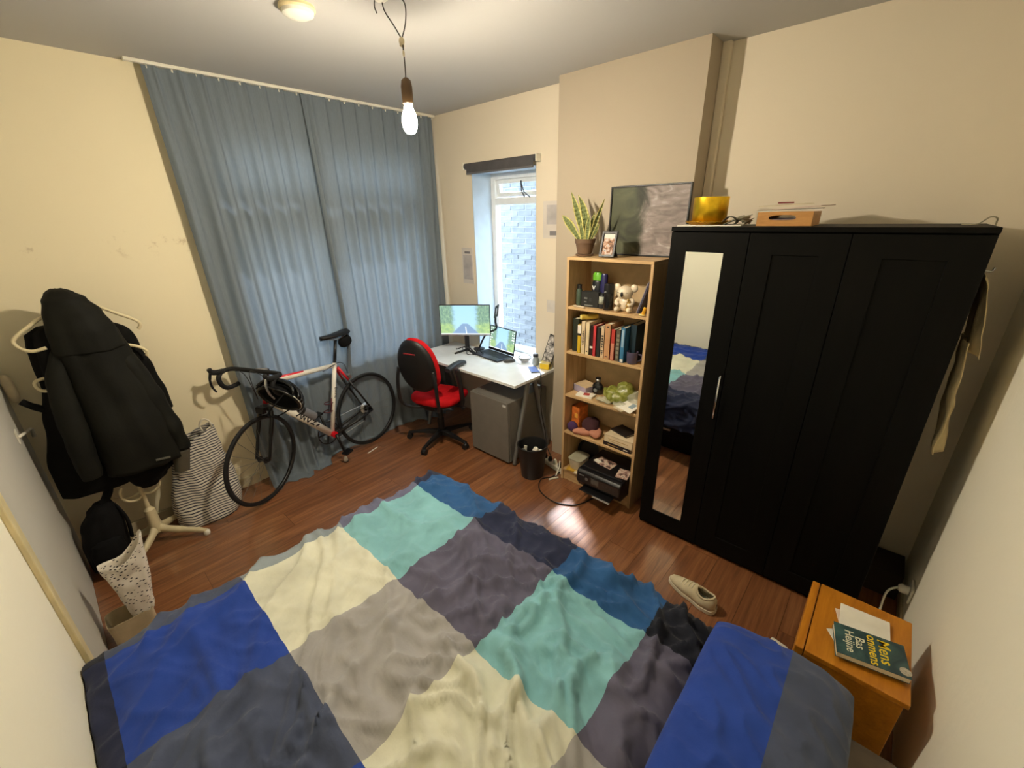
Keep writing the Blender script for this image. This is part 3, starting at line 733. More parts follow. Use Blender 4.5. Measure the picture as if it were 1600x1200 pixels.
MB().box(ctr - ly_ * .075 + Vector((0, 0, .0006)), (.10, .055, .001), Rl).build('touchpad', M('touchpad_grey', (66, 68, 76), .4), lp)
hm = (hl + hr) / 2 + up; hx_ = (hr - hl).normalized(); back = Vector((-hx_.y, hx_.x, 0)); ta = .17; su = Vector((0, 0, 1)) * math.cos(ta) + back * math.sin(ta); sn = hx_.cross(su)
hw = (hr - hl).length / 2 + .004; hh = .238
Rs = Matrix((hx_, -sn, su)).transposed()
MB().box(hm + su * hh / 2 - sn * .003, (hw * 2, .006, hh), Rs).build('lid', Ld, lp, bevel=.002)
qq = lambda x, z, o=.0007: hm + hx_ * x + su * z + sn * o
MB().box(hm + su * hh / 2 + sn * .0002, (hw * 2 - .004, .0006, hh - .004), Rs).build('bezel', BLACKP, lp)
MB().quad(qq(-hw + .008, .026), qq(hw - .008, .026), qq(hw - .008, hh - .009), qq(-hw + .008, hh - .009)).build('screen', SCR, lp)
ic = MB()
for c_, nrow, sgn in ((0, 8, 1), (1, 6, 1), (0, 5, -1), (1, 4, -1)):
    for r_ in range(nrow):
        if c_ == 1 and sgn == 1 and r_ % 2: continue
        x = sgn * (-hw + .020 + c_ * .022); z = hh - .024 - r_ * .0235
        ic.quad(qq(x - .006, z - .006, .0012), qq(x + .006, z - .006, .0012), qq(x + .006, z + .006, .0012), qq(x - .006, z + .006, .0012))
ic.build('desktop_icons', emit('icon_white', (222, 228, 230), .9), lp, kind='stuff')
# desk lamp with square light head
dl = thing('desk_lamp', 'small black desk lamp with a square ring head behind the laptop', 'lamp', (-2.70, 2.77, DZ))
MB().lathe([(.055, .001), (.055, .012), (.02, .016)], (-2.935, 2.752, DZ), 24).build('base', BLACKP, dl, smooth=True, auto=.6)
MB().tube(bez([(-2.935, 2.752, DZ + .012), (-2.86, 2.78, .90), (-2.70, 2.76, .985), (-2.685, 2.74, 1.06), (-2.675, 2.735, 1.12)]), .0095, 8).build('arm', BLACKP, dl, smooth=True)
ax1 = Vector((.80, -.45, .38)).normalized(); ax2 = Vector((.10, .25, 1)).normalized(); ax2 = (ax2 - ax1 * ax2.dot(ax1)).normalized(); ax3 = ax1.cross(ax2); hc = Vector((-2.640, 2.712, 1.168))
fnl = lambda u, v, d: hc + ax1 * u + ax2 * v + ax3 * d
MB().ring([(-.055, -.055), (.055, -.055), (.055, .055), (-.055, .055)], [(-.032, -.032), (.032, -.032), (.032, .032), (-.032, .032)], -.006, .006, fnl).build('head', BLACKP, dl, bevel=.004)
# odds and ends at the desk corner
def mouse(c, rz):
    o = thing('computer_mouse', 'dark grey computer mouse on the desk right of the laptop', 'mouse', c, rot=(0, 0, rz))
    mb = MB(); mb.ell((0, 0, .0), (.032, .054, .034), None, 20, 12, p=.85); mb.v = [(x, y, max(z, 0)) for x, y, z in mb.v]; mb.build('body', M('mouse_grey', (62, 64, 66), .4), o, smooth=True, off=(0, 0, 0))
    MB().cyl((-.004, .03, .030), (.004, .03, .030), .008, n=12).build('wheel', BLACKP, o, off=(0, 0, 0))
mouse((-2.44, 2.655, DZ + .001), -.6)
GLS = M('clear_glass_jar', (205, 212, 212), .08, spec=.8, var=0, **{'Transmission Weight': .8, 'IOR': 1.3})
jr = thing('glass_jar', 'small grey glass jar with dark lid on the desk corner', 'jar', (-2.20, 2.735, DZ + .001))
MB().lathe([(.026, 0), (.030, .01), (.030, .055), (.022, .068), (.022, .078)], (-2.20, 2.735, DZ + .001), 20).build('body', M('grey_glass', (140, 148, 150), .15, var=.05), jr, smooth=True, auto=.8)
MB().lathe([(.024, .078), (.024, .098), (.015, .106), (.001, .107)], (-2.20, 2.735, DZ + .001), 20).build('lid', DARKP, jr, smooth=True, auto=.6)
pl = thing('glass_bowl', 'shallow clear glass bowl with pinkish remains beside the laptop', 'bowl', (-2.325, 2.735, DZ + .001))
MB().lathe([(.030, 0), (.032, .004), (.055, .03), (.062, .05), (.059, .05), (.050, .03), (.028, .007), (.001, .006)], (-2.325, 2.735, DZ + .001), 28).build('bowl', GLS, pl, smooth=True)
mb = MB(); mb.ell((-2.325, 2.735, DZ + .022), (.040, .038, .018), None, 16, 8); mb.build('contents', M('pink_remains', (176, 140, 128), .8, var=.15, scale=60), pl, smooth=True)
yt = thing('yellow_tub', 'yellow square tub with a cream lid at the desk corner', 'tub', (-2.075, 2.715, DZ + .001))
MB().box((-2.075, 2.715, DZ + .026), (.085, .065, .048), rotz(.25)).build('body', M('bright_yellow_plastic', (222, 186, 30), .45), yt, bevel=.006)
MB().box((-2.075, 2.715, DZ + .055), (.09, .07, .009), rotz(.25)).build('lid', M('cream_lid', (226, 210, 140), .5), yt, bevel=.003)
ph = thing('smartphone', 'dark smartphone lying at the desk corner in front of the yellow tub', 'phone', (-2.13, 2.62, DZ + .001))
MB().box((-2.13, 2.62, DZ + .0055), (.072, .15, .008), rotz(.9)).build('body', DARKP, ph, bevel=.003)
MB().box((-2.13, 2.62, DZ + .0100), (.066, .142, .0006), rotz(.9)).build('screen', M('phone_glass', (70, 84, 120), .08, spec=.8), ph)
lf = thing('leaning_photo', 'black and white photo print leaning on the wall at the desk corner', 'picture', (-2.06, 2.77, DZ))
Rt = eul(-.20, 0, .0) @ Matrix.Rotation(.22, 3, 'Y')
MB().box((-2.055, 2.752, DZ + .155), (.105, .008, .27), Rt).build('frame', BLACKP, lf, bevel=.002)
m, t = newm('grey_photo_print'); t.bsdf(t.ramp(t.noise(t.tc.outputs['Object'], 34, 5, .7), [(.40, lin((30, 28, 28))), (.5, lin((150, 144, 138))), (.62, lin((215, 208, 200)))]), .5); PRINTBW = m
MB().box((-2.055, 2.752, DZ + .155) - np.array(Rt @ Vector((0, .0046, 0))), (.092, .0008, .25), Rt).build('print', PRINTBW, lf)
cbl = MB().tube(bez([(-2.10, 2.66, DZ + .006), (-2.045, 2.60, DZ + .006), (-2.002, 2.555, DZ + .004), (-1.985, 2.54, .66), (-1.995, 2.55, .5), (-1.985, 2.56, .36), (-1.96, 2.57, .22), (-1.90, 2.52, .12), (-1.80, 2.46, .075)]), .0045, 6)
tag(cbl.build('charger_cable', BLACKP, smooth=True), 'black cable falling from the desk corner to the power strip', 'cable')
ps = thing('power_strip', 'white power strip full of plugs on the floor beside the bookcase', 'power strip', (-1.77, 2.45, 0))
a_ = -.22; RP = rotz(a_); pc = Vector((-1.785, 2.455, .024))
MB().box(pc, (.27, .055, .042), RP).build('housing', WPLAST, ps, bevel=.006)
for k, mm in enumerate((BLACKP, BLACKP, WPLAST, BLACKP)):
    q = pc + RP @ Vector((-.10 + k * .062, 0, 0)); mb = MB(); mb.lathe([(.018, .022), (.019, .035), (.014, .055), (.006, .066)], q, 14); mb.build('plug', mm, ps, smooth=True)
MB().tube(bez([pc + RP @ Vector((.02 + .062 - .0, 0, .06)), (-1.70, 2.43, .10), (-1.685, 2.40, .06), (-1.68, 2.35, .012)]), .005, 6).build('adapter_lead', WPLAST, ps, smooth=True)
tag(MB().tube(bez([(-1.668, 2.43, .03), (-1.70, 2.33, .006), (-1.745, 2.24, .006), (-1.66, 2.12, .006), (-1.50, 2.08, .006), (-1.38, 2.13, .006), (-1.33, 2.20, .006), (-1.30, 2.30, .010)], 10), .0048, 6).build('printer_cable', BLACKP, smooth=True), 'black cable looping on the floor before the bookcase', 'cable')
tag(MB().box((-1.675, 2.315, .008), (.012, .085, .012), rotz(-.5)).build('white_adapter', WPLAST, bevel=.004), 'short white adapter stick lying on the floor by the bookcase side', 'adapter')
# waste bin
wbn = thing('waste_bin', 'round black waste bin with rubbish beside the desk leg', 'bin', (-1.852, 2.262, 0))
MB().lathe([(.088, 0), (.090, .004), (.118, .272), (.124, .276), (.124, .282), (.113, .282), (.110, .272), (.084, .010), (.001, .010)], (-1.852, 2.262, 0), 36).build('body', BLACKP, wbn, smooth=True, auto=.7)
random.seed(5)
for k in range(7):
    c = (-1.852 + random.uniform(-.055, .055), 2.262 + random.uniform(-.055, .055), .195 + random.uniform(0, .03))
    mb = MB(); mb.ell(c, (.032, .028, .024), eul(random.random() * 3, random.random() * 3, 0), 10, 7)
    mb.v = [tuple(Vector(p) + Vector((nz(p[0] * 60, p[1] * 60, k), nz(p[1] * 60, p[2] * 60, k), nz(p[2] * 60, p[0] * 60, k))) * .012) for p in mb.v]
    kind_ = ['white', 'dark', 'shiny grey'][k % 3]
    tag(mb.build('crumpled_wrapper', [PAPER, DARKP, M('grey_foil', (120, 122, 124), .3, .7)][k % 3]), kind_ + ' crumpled wrapper inside the black waste bin', 'rubbish', kind_ + ' rubbish in the waste bin')
tag(MB().box((-1.885, 2.215, .245), (.024, .004, .075), eul(.2, .15, .4)).build('white_card', PAPER), 'narrow white card sticking up inside the waste bin', 'card')

# ------------------------------------------------------------------ office chair
ch = thing('office_chair', 'red office chair with black shell and armrests turned towards the desk', 'chair', (-2.885, 2.168, 0))
CO = Vector((-2.885, 2.168, 0)); FA = math.radians(107)
Rc = rotz(FA - PI / 2)                         # local +y is the facing direction
def CL(x, y, z): return CO + Rc @ Vector((x, y, z))
def xfm(mb): mb.v = [tuple(CO + Rc @ Vector(p)) for p in mb.v]; return mb
# seat cushion
mb = MB(); P = []
NU = 28
for i in range(9):
    w = i / 8; k = math.sin(PI * min(1, max(0, w))) ** .35 if 0 < w < 1 else 0
    row = []
    for (x, y) in superell(.235, .225, 36, 3.2, 0, .02):
        sc_ = .80 + .20 * k; zz = .415 + .078 * w + (.010 * (1 - (x / .24) ** 2) if w > .5 else 0) - (.03 * max(0, (y - .1) / .14) ** 2 if w > .5 else 0)
        row.append((x * sc_, y * sc_, zz))
    P.append(row)
mb.grid(P, wrap=True); mb.f.append(tuple(range(8 * 36, 9 * 36))); mb.mi.append(0); mb.f.append(tuple(reversed(range(36)))); mb.mi.append(0)
xfm(mb).build('seat', RED, ch, smooth=True, auto=.9)
mb = MB(); mb.prism(superell(.20, .19, 28, 3, 0, .02), .395, .420); xfm(mb).build('seat_pan', BLACKP, ch, bevel=.004)
# backrest: red cushion in front, black shell behind
def backpt(u, v, d):
    # u across, v up (0..1), d depth offset forward
    hw_ = .195 * (1 - .34 * max(0, (v - .45) / .55) ** 1.9 - .16 * max(0, (.3 - v) / .3) ** 1.6)
    x = u * hw_; z = .578 + v * .49
    y = -.235 - .075 * v + .05 * (u ** 2) + .035 * math.sin(PI * v) * -1 + d
    return (x, y, z)
def backshell(d0, d1, name, mat, shrink):
    mb = MB(); P = []
    for (d, s) in ((d0, .82 * shrink), (d0 + (d1 - d0) * .25, .97 * shrink), (d0 + (d1 - d0) * .6, shrink), (d1, .90 * shrink)):
        row = []
        for (u, v) in superell(1, .5, 40, 2.7, 0, 0): row.append(backpt(u * s, .5 + v * s, d))
        P.append(row)
    mb.grid(P, wrap=True); n = 40
    mb.f.append(tuple(reversed(range(n)))); mb.f.append(tuple(range(3 * n, 4 * n))); mb.mi += [0, 0]
    return xfm(mb).build(name, mat, ch, smooth=True, auto=1.0)
backshell(-.030, .002, 'back_shell', BLACKP, .97)
bc = backshell(.000, .055, 'backrest', RED, 1.0)
mb = MB(); mb.box(backpt(0, .76, -.034), (.115, .008, .012), Matrix.Rotation(.17, 3, 'X')); xfm(mb).build('grip_slot', M('slot_red', (140, 40, 44), .5), ch, bevel=.003)
# J shaped back bar (two sides) and armrests
for sgn in (-1, 1):
    pts = [(sgn * .172, -.292, .80), (sgn * .192, -.298, .70), (sgn * .200, -.300, .58), (sgn * .195, -.285, .475), (sgn * .15, -.235, .415), (sgn * .06, -.14, .388), (sgn * .03, -.02, .384)]
    mb = MB(); mb.tube(bez(pts, 6), .0165, 8, sc=(1, .8)); xfm(mb).build('back_bar', BLACKP, ch, smooth=True)
    mb = MB(); mb.tube(bez([(sgn * .10, .02, .400), (sgn * .215, .01, .40), (sgn * .250, .0, .44), (sgn * .248, -.01, .58), (sgn * .225, -.01, .735)], 6), [.022] * 24 + [.026], 8, sc=(1.3, .7)); xfm(mb).build('arm_post', BLACKP, ch, smooth=True)
    mb = MB(); P = []
    for i in range(11):
        w = i / 10; yy = -.13 + .25 * w; wd_ = .040 * (1 - .35 * (1 - w)) * (1 if w < .85 else 1); row = []
        for (x, z) in superell(wd_, .017, 14, 3): row.append((sgn * .205 + x, yy, .765 + z + .012 * math.sin(PI * w)))
        P.append(row)
    mb.grid(P, wrap=True); mb.f.append(tuple(reversed(range(14)))); mb.f.append(tuple(range(140, 154))); mb.mi += [0, 0]
    xfm(mb).build('armrest', DARKP, ch, smooth=True, auto=1.0)
mb = MB(); mb.box((0, -.02, .372), (.15, .24, .045)); xfm(mb).build('mechanism', BLACKP, ch, bevel=.01)
mb = MB(); mb.tube([(.06, 0, .375), (.24, .01, .368), (.27, .012, .372)], .006, 6); xfm(mb).build('lever', BLACKP, ch, smooth=True)
mb = MB(); mb.lathe([(.030, .085), (.030, .22), (.024, .225), (.024, .30), (.020, .305), (.020, .35)], n=18); xfm(mb).build('gas_column', BLACKP, ch, smooth=True, auto=.7)
mb = MB(); mb.lathe([(.045, .062), (.048, .075), (.044, .105), (.032, .112)], n=20); xfm(mb).build('hub', BLACKP, ch, smooth=True, auto=.7)
for k in range(5):
    an = math.radians(218 + 72 * k) - (FA - PI / 2); d = Vector((math.cos(an), math.sin(an), 0)); s_ = Vector((-d.y, d.x, 0))
    mb = MB(); P = []
    for (r_, w_, z0, z1) in ((.03, .030, .062, .104), (.12, .024, .068, .100), (.24, .019, .066, .088), (.325, .017, .060, .076)):
        P.append([d * r_ + s_ * w_ + Vector((0, 0, z0)), d * r_ - s_ * w_ + Vector((0, 0, z0)), d * r_ - s_ * w_ * .8 + Vector((0, 0, z1)), d * r_ + s_ * w_ * .8 + Vector((0, 0, z1))])
    mb.grid(P, wrap=True); mb.f += [(3, 2, 1, 0), (12, 13, 14, 15)]; mb.mi += [0, 0]
    lg = xfm(mb).build('leg', BLACKP, ch, bevel=.004)
    cst = MB(); c = d * .315
    for sgn in (-1, 1): cst.cyl(c + s_ * (sgn * .004) + Vector((0, 0, .027)), c + s_ * (sgn * .022) + Vector((0, 0, .027)), .0265, n=16)
    cst.ell(c + Vector((0, 0, .042)), (.022, .022, .02), None, 12, 8)
    xfm(cst).build('caster', BLACKP, lg, smooth=True, auto=.7)

# ------------------------------------------------------------------ road bike
RW = Vector((-3.350, 1.718, 0)); FWp = Vector((-3.150, .760, 0)); hd = math.atan2(FWp.y - RW.y, FWp.x - RW.x)
BK = thing('road_bicycle', 'white and red road bike with black wheels leaning before the blue curtains', 'bicycle', RW)
Bm = Matrix.Translation(RW) @ Matrix.Rotation(hd, 4, 'Z') @ Matrix.Rotation(math.radians(3.2), 4, 'X')
Rr = .338
R_ = Vector((0, 0, Rr)); F_ = Vector((1.0, 0, Rr)); BB = Vector((.41, 0, .272)); ST = Vector((.245, 0, .835)); HB = Vector((.866, 0, .735)); HT = Vector((.812, 0, .915))
axd = (HT - HB).normalized(); STEER = math.radians(19)
Sm = Matrix.Translation(HB) @ Matrix.Rotation(STEER, 4, axd) @ Matrix.Translation(-HB)
WBIKE = M('bike_white', (232, 226, 212), .28, var=.02); RBIKE = M('bike_red', (205, 22, 36), .3, var=.02); BBIKE = M('bike_black', (18, 18, 19), .35, var=.05)
SIL = M('bike_silver', (180, 180, 178), .3, .9, var=0)
def bb_(mb, name, mat, steer=False, parent=None, **kw):
    mb.xf(Bm @ Sm if steer else Bm); return mb.build(name, mat, parent or BK, **kw)
def wheel(c, steer):
    mb = MB(); prof = [(Rr - .030, -.009), (Rr - .013, -.011), (Rr - .010, 0), (Rr - .013, .011), (Rr - .030, .009)]
    P = [[c + Vector((math.cos(2 * PI * k / 56) * r, y, math.sin(2 * PI * k / 56) * r)) for (r, y) in prof] for k in range(57)]
    mb.grid(P, wrap=True); w = bb_(mb, 'wheel', BBIKE, steer, smooth=True)
    mb = MB(); mb.tube([c + Vector((math.cos(2 * PI * k / 64) * (Rr - .0125), 0, math.sin(2 * PI * k / 64) * (Rr - .0125))) for k in range(64)], .0125, 10, closed=True); bb_(mb, 'tyre', RUBBER, steer, w, smooth=True)
    mb = MB(); mb.cyl(c + Vector((0, -.045, 0)), c + Vector((0, .045, 0)), .013, n=12); mb.cyl(c + Vector((0, -.028, 0)), c + Vector((0, -.024, 0)), .024, n=14); mb.cyl(c + Vector((0, .024, 0)), c + Vector((0, .028, 0)), .024, n=14)
    bb_(mb, 'hub', BBIKE, steer, w, smooth=True, auto=.7)
    mb = MB()
    for k in range(20):
        a = 2 * PI * k / 20; y = .026 if k % 2 else -.026; b = a + (.35 if k % 4 < 2 else -.35)
        mb.tube([c + Vector((math.cos(b) * .022, y, math.sin(b) * .022)), c + Vector((math.cos(a) * (Rr - .03), 0, math.sin(a) * (Rr - .03)))], .0011, 4)
    bb_(mb, 'spokes', M('spoke_grey', (112, 112, 110), .65, var=0), steer, w)
wheel(R_, False); wheel(F_, True)
TT0 = HT - axd * .035; TT1 = ST + (ST - BB).normalized() * .0
bb_(MB().tube([TT0, (TT0 + TT1) / 2, TT1], [.020, .018, .015], 12, sc=(1.15, .95)), 'top_tube', WBIKE, smooth=True)
up_ = Vector((0, 0, .0135))
bb_(MB().tube([TT0 + up_ * 1.0, TT0.lerp(TT1, .5) + up_ * .62, TT0.lerp(TT1, .62) + up_ * .3], [.0165, .0135, .004], 10), 'top_tube_stripe', RBIKE, smooth=True, label='red stripe along the top tube')
bb_(MB().tube([HB + axd * .035, BB], [.025, .023], 12, sc=(1.2, .9)), 'down_tube', WBIKE, smooth=True)
bb_(MB().tube([BB, ST + (ST - BB).normalized() * .02], [.018, .017], 12), 'seat_tube', WBIKE, smooth=True)
bb_(MB().tube([HB, HT], [.022, .021], 14), 'head_tube', RBIKE, smooth=True, label='red head tube')
bb_(MB().cyl(BB + Vector((0, -.042, 0)), BB + Vector((0, .042, 0)), .026, n=16), 'bottom_bracket', RBIKE, smooth=True, auto=.7, label='red bottom bracket shell')
for s in (-1, 1):
    bb_(MB().tube([BB + Vector((-.03, s * .03, 0)), R_ + Vector((.12, s * .055, -.03)), R_ + Vector((0, s * .058, 0))], [.014, .011, .010], 8), 'chain_stay', BBIKE, smooth=True)
    bb_(MB().tube([ST + Vector((-.012, s * .018, -.02)), ST.lerp(R_, .30) + Vector((0, s * .038, 0))], [.012, .010], 8), 'seat_stay', RBIKE, smooth=True, label='red upper seat stay')
    bb_(MB().tube([ST.lerp(R_, .30) + Vector((0, s * .038, 0)), R_ + Vector((0, s * .058, 0))], [.010, .008], 8), 'seat_stay', BBIKE, smooth=True)
    bb_(MB().tube(bez([HB - axd * .02 + Vector((0, s * .030, 0)), HB - axd * .10 + Vector((.0, s * .052, 0)), HB - axd * .24 + Vector((.010, s * .054, 0)), F_ + Vector((0, s * .054, 0))], 5), [.017] * 4 + [.015] * 6 + [.011] * 6, 8), 'fork_blade', BBIKE, True, smooth=True)
bb_(MB().tube([HB - axd * .005, HB - axd * .05], [.024, .027], 12), 'fork_crown', BBIKE, True, smooth=True)
SP = ST + (ST - BB).normalized()
bb_(MB().tube([ST + (ST - BB).normalized() * .01, ST + (ST - BB).normalized() * .215], .0135, 12), 'seatpost', BBIKE, smooth=True)
sp = ST + (ST - BB).normalized() * .225
mb = MB(); P = []
for i in range(15):
    w = i / 14; x = -.135 + .275 * w; hw_ = .070 * (1 - w) ** .8 * (1 if w > .12 else (w / .12) ** .5) + .017 * min(1, w * 6) * (1 if w < .93 else .7); row = []
    for k in range(12):
        a = 2 * PI * k / 12; zz = math.sin(a); row.append(sp + Vector((x, hw_ * math.cos(a), .032 + (.016 if zz > 0 else .022) * zz + .012 * (1 - w) ** 2 - .006 * math.sin(PI * w))))
    P.append(row)
mb.grid(P, wrap=True); mb.f.append(tuple(reversed(range(12)))); mb.f.append(tuple(range(14 * 12, 15 * 12))); mb.mi += [0, 0]
sdl = bb_(mb, 'saddle', M('saddle_black', (22, 22, 24), .4), smooth=True, auto=1.2)
for s in (-1, 1): bb_(MB().tube(bez([sp + Vector((-.10, s * .03, .02)), sp + Vector((-.04, s * .022, -.002)), sp + Vector((.04, s * .020, -.002)), sp + Vector((.11, s * .012, .02))]), .0038, 6), 'saddle_rail', SIL, False, sdl, smooth=True)
sbg = MB().ell(sp + Vector((-.085, 0, -.045)), (.06, .038, .045), eul(0, .35, 0), 16, 12, p=.75); bb_(sbg, 'saddle_bag', BLACKF, smooth=True)
# cranks, chainring, chain, brakes
mb = MB()
for k in range(40): pass
mb.tube([BB + Vector((math.cos(2 * PI * k / 40) * .098, -.048, math.sin(2 * PI * k / 40) * .098)) for k in range(40)], .005, 6, closed=True)
for k in range(5): mb.tube([BB + Vector((0, -.048, 0)), BB + Vector((math.cos(k * 1.2566) * .096, -.048, math.sin(k * 1.2566) * .096))], .007, 6)
crk = bb_(mb, 'chainring', BBIKE, smooth=True)
for s, sg in ((1, 1), (-1, -1)):
    a = math.radians(-100); e = BB + Vector((math.cos(a) * .17 * sg, s * .062, math.sin(a) * .17 * sg))
    bb_(MB().tube([BB + Vector((0, s * .055, 0)), e], [.014, .010], 8), 'crank_arm', BBIKE, smooth=True)
    bb_(MB().box(e + Vector((0, s * .045, 0)), (.075, .07, .016), eul(0, .2, 0)), 'pedal', BBIKE, bevel=.004)
mb = MB(); mb.tube([BB + Vector((0, -.048, .098)), R_ + Vector((0, -.040, .040))], .0035, 4); mb.tube([BB + Vector((0, -.048, -.098)), R_ + Vector((.03, -.040, -.115))], .0035, 4); bb_(mb, 'chain', SIL)
mb = MB(); mb.cyl(R_ + Vector((0, -.045, 0)), R_ + Vector((0, -.030, 0)), .05, .034, 18); bb_(mb, 'cassette', SIL, smooth=True, auto=.7)
mb = MB(); mb.tube([R_ + Vector((.0, -.046, -.02)), R_ + Vector((.03, -.046, -.12))], .011, 6); bb_(mb, 'derailleur', BBIKE, smooth=True)
bb_(MB().box(ST.lerp(R_, .30) + Vector((-.03, 0, .02)), (.03, .07, .045), eul(0, .5, 0)), 'rear_brake', SIL, bevel=.006)
bb_(MB().box(HB - axd * .03 + Vector((.05, 0, 0)), (.03, .07, .05)), 'front_brake', BBIKE, True, bevel=.006)
bb_(MB().tube(bez([TT1 + Vector((.12, .0, .0)) + Vector((0, 0, -.02)), ST + Vector((-.01, .03, .02)), ST + Vector((-.07, .03, -.01)), ST + Vector((-.10, .01, -.09))]), .0028, 5), 'brake_cable', BBIKE, smooth=True)
# cockpit
SC_ = HT + axd * .055; CLp = SC_ + Vector((.095, 0, .028))
bb_(MB().tube([HT, SC_ + axd * .012], .018, 12), 'steerer', BBIKE, True, smooth=True)
bb_(MB().tube([SC_, CLp], [.018, .017], 12), 'stem', M('pale_stem', (170, 160, 150), .35, .5), True, smooth=True)
hb = MB(); half = lambda s: [CLp + Vector((0, s * .02, 0)), CLp + Vector((.0, s * .17, .0)), CLp + Vector((.025, s * .208, 0)), CLp + Vector((.075, s * .214, -.004)), CLp + Vector((.105, s * .214, -.04)), CLp + Vector((.092, s * .214, -.095)), CLp + Vector((.045, s * .214, -.130)), CLp + Vector((-.055, s * .214, -.132))]
hb.tube(bez(list(reversed(half(1))) + half(-1), 7), .0155, 10); hbar = bb_(hb, 'handlebar', M('bar_tape', (16, 15, 16), .7, bump=.3, bscale=200), True, smooth=True)
for s in (-1, 1):
    b0 = CLp + Vector((.07, s * .214, .0))
    bb_(MB().tube(bez([b0 + Vector((-.01, 0, 0)), b0 + Vector((.035, 0, .006)), b0 + Vector((.075, 0, .022)), b0 + Vector((.088, 0, .048))], 5), [.019] * 6 + [.0185] * 5 + [.015] * 5, 10), 'brake_hood', RUBBER, True, smooth=True)
    bb_(MB().tube(bez([b0 + Vector((.085, 0, .020)), b0 + Vector((.098, s * .004, -.03)), b0 + Vector((.088, s * .010, -.085)), b0 + Vector((.062, s * .016, -.13))], 5), [.011] * 5 + [.009] * 6 + [.007] * 5, 8, sc=(1, .6)), 'brake_lever', SIL if s > 0 else BBIKE, True, smooth=True)
    bb_(MB().tube(bez([b0 + Vector((.06, -s * .01, .01)), CLp + Vector((.12, s * .10, .05)), CLp + Vector((.08, s * .02, .0)), HB + Vector((.06, 0, .06))]), .0025, 5), 'brake_cable', BBIKE, True, smooth=True)
btl = (HB.lerp(BB, .52) + Vector((-.035, 0, .055))); dtd = (BB - HB).normalized()
bb_(MB().tube([btl - dtd * .105, btl - dtd * .085, btl - dtd * .06, btl + dtd * .09], [.018, .020, .036, .036], 16), 'water_bottle', M('smoky_bottle', (112, 112, 116), .3, var=.06), smooth=True, auto=.8)
bb_(MB().tube([btl - dtd * .055 , btl - dtd * .03], .0375, 16), 'bottle_band', BLACKP, smooth=True, auto=.8)
std = (ST - BB).normalized(); sc2 = BB.lerp(ST, .43) + Vector((.045, 0, .01)); mb = MB()
for k in range(2): mb.tube([sc2 + std * (-.05 + .07 * k) + Vector((.034 * math.cos(a), .034 * math.sin(a), 0)) for a in np.linspace(-2.4, 2.4, 14)], .004, 6)
mb.tube([sc2 - std * .06 + Vector((-.028, 0, 0)), sc2 + std * .05 + Vector((-.028, 0, 0))], .006, 6); bb_(mb, 'bottle_cage', M('dark_red_cage', (84, 24, 34), .4), smooth=True)
# worn black maker's marks on down tube and seat tube, too blurred to read: slanted angular strokes
INK = M('bike_lettering_black', (26, 26, 28), .5, var=0)
dn = (HB + axd * .035 - BB).normalized(); dperp = Vector((-dn.z, 0, dn.x)); std0 = (ST - BB).normalized(); sperp = Vector((-std0.z, 0, std0.x))
def marks(org, X, Y, size, strokes, yoff):
    mb = MB(); X = X.normalized(); Y = Y.normalized()
    for (x0, y0, x1, y1, w) in strokes:
        a = org + X * (x0 * size) + Y * (y0 * size); b = org + X * (x1 * size) + Y * (y1 * size); d = (b - a).normalized(); n = Vector((-d.z, 0, d.x)) * (w * size / 2)
        mb.add([p + Vector((0, yy, 0)) for yy in (yoff, yoff + .0008) for p in (a - n, b - n, b + n, a + n)], [(0, 1, 2, 3), (7, 6, 5, 4), (0, 4, 5, 1), (1, 5, 6, 2), (2, 6, 7, 3), (3, 7, 4, 0)])
    return bb_(mb, 'lettering', INK)
marks(BB + dn * .40 - dperp * .015, -dn, dperp, .040, [(0, 0, .7, 1, .28), (.75, 1, 1.1, 0, .22), (1.3, 0, 1.35, 1, .2), (1.35, 1, 2.0, 0, .25), (2.0, 0, 2.05, 1, .2), (2.4, 1, 2.9, 0, .3), (2.9, 0, 3.4, 1, .25), (3.6, .1, 4.6, .15, .22), (3.7, .85, 4.7, .9, .22), (4.5, .9, 4.0, .1, .2), (5.1, .1, 5.6, .8, .3)], .0236)
marks(BB + std0 * .40 - sperp * .002, -std0, sperp, .018, [(0, 0, 0, 1, .25), (0, 1, .6, 1, .25), (.6, 1, .6, 0, .25), (.6, 0, 0, 0, .25), (1.1, 0, 1.1, 1, .3), (1.6, .5, 2.2, .5, .3), (2.0, 0, 2.0, 1, .25), (2.7, 0, 2.7, 1, .3), (3.1, .9, 3.6, .9, .25), (3.6, .1, 3.9, .9, .25), (4.4, 0, 4.4, 1, .3), (4.4, 0, 4.9, 0, .25)], .0178)
# helmet hung on the bars
hm_c = Vector((-2.985, .885, .825)); hm = thing('bike_helmet', 'black vented bike helmet hanging from the handlebar above the front wheel', 'helmet', hm_c)
Hr = eul(math.radians(-62), math.radians(18), math.radians(38))
HELM = M('helmet_black', (14, 14, 15), .25, var=.05)
mb = MB(); P = []
for i in range(9):
    a = i / 8 * PI * .47
    P.append([hm_c + Hr @ Vector((.135 * math.cos(a) * math.cos(w), .098 * math.cos(a) * math.sin(w), .098 * math.sin(a))) for w in [2 * PI * k / 26 for k in range(26)]])
mb.grid(P, wrap=True).build('inner_shell', BLACKF, hm, smooth=True, solid=.006)
for k in range(-3, 4):
    y0 = k / 3.4; pts = []
    for i in range(17):
        a = PI * (i / 16); q = math.sqrt(max(0, 1 - (y0 * .93) ** 2)); pts.append(hm_c + Hr @ Vector((.158 * math.cos(a) * (.35 + .65 * q), .120 * y0 + .02 * k / 3 * math.sin(a), .112 * math.sin(a) * q + .004)))
    MB().tube(pts, [.007 + .010 * math.sin(PI * i / 16) for i in range(17)], 8, sc=(1, .85)).build('rib', HELM, hm, smooth=True)
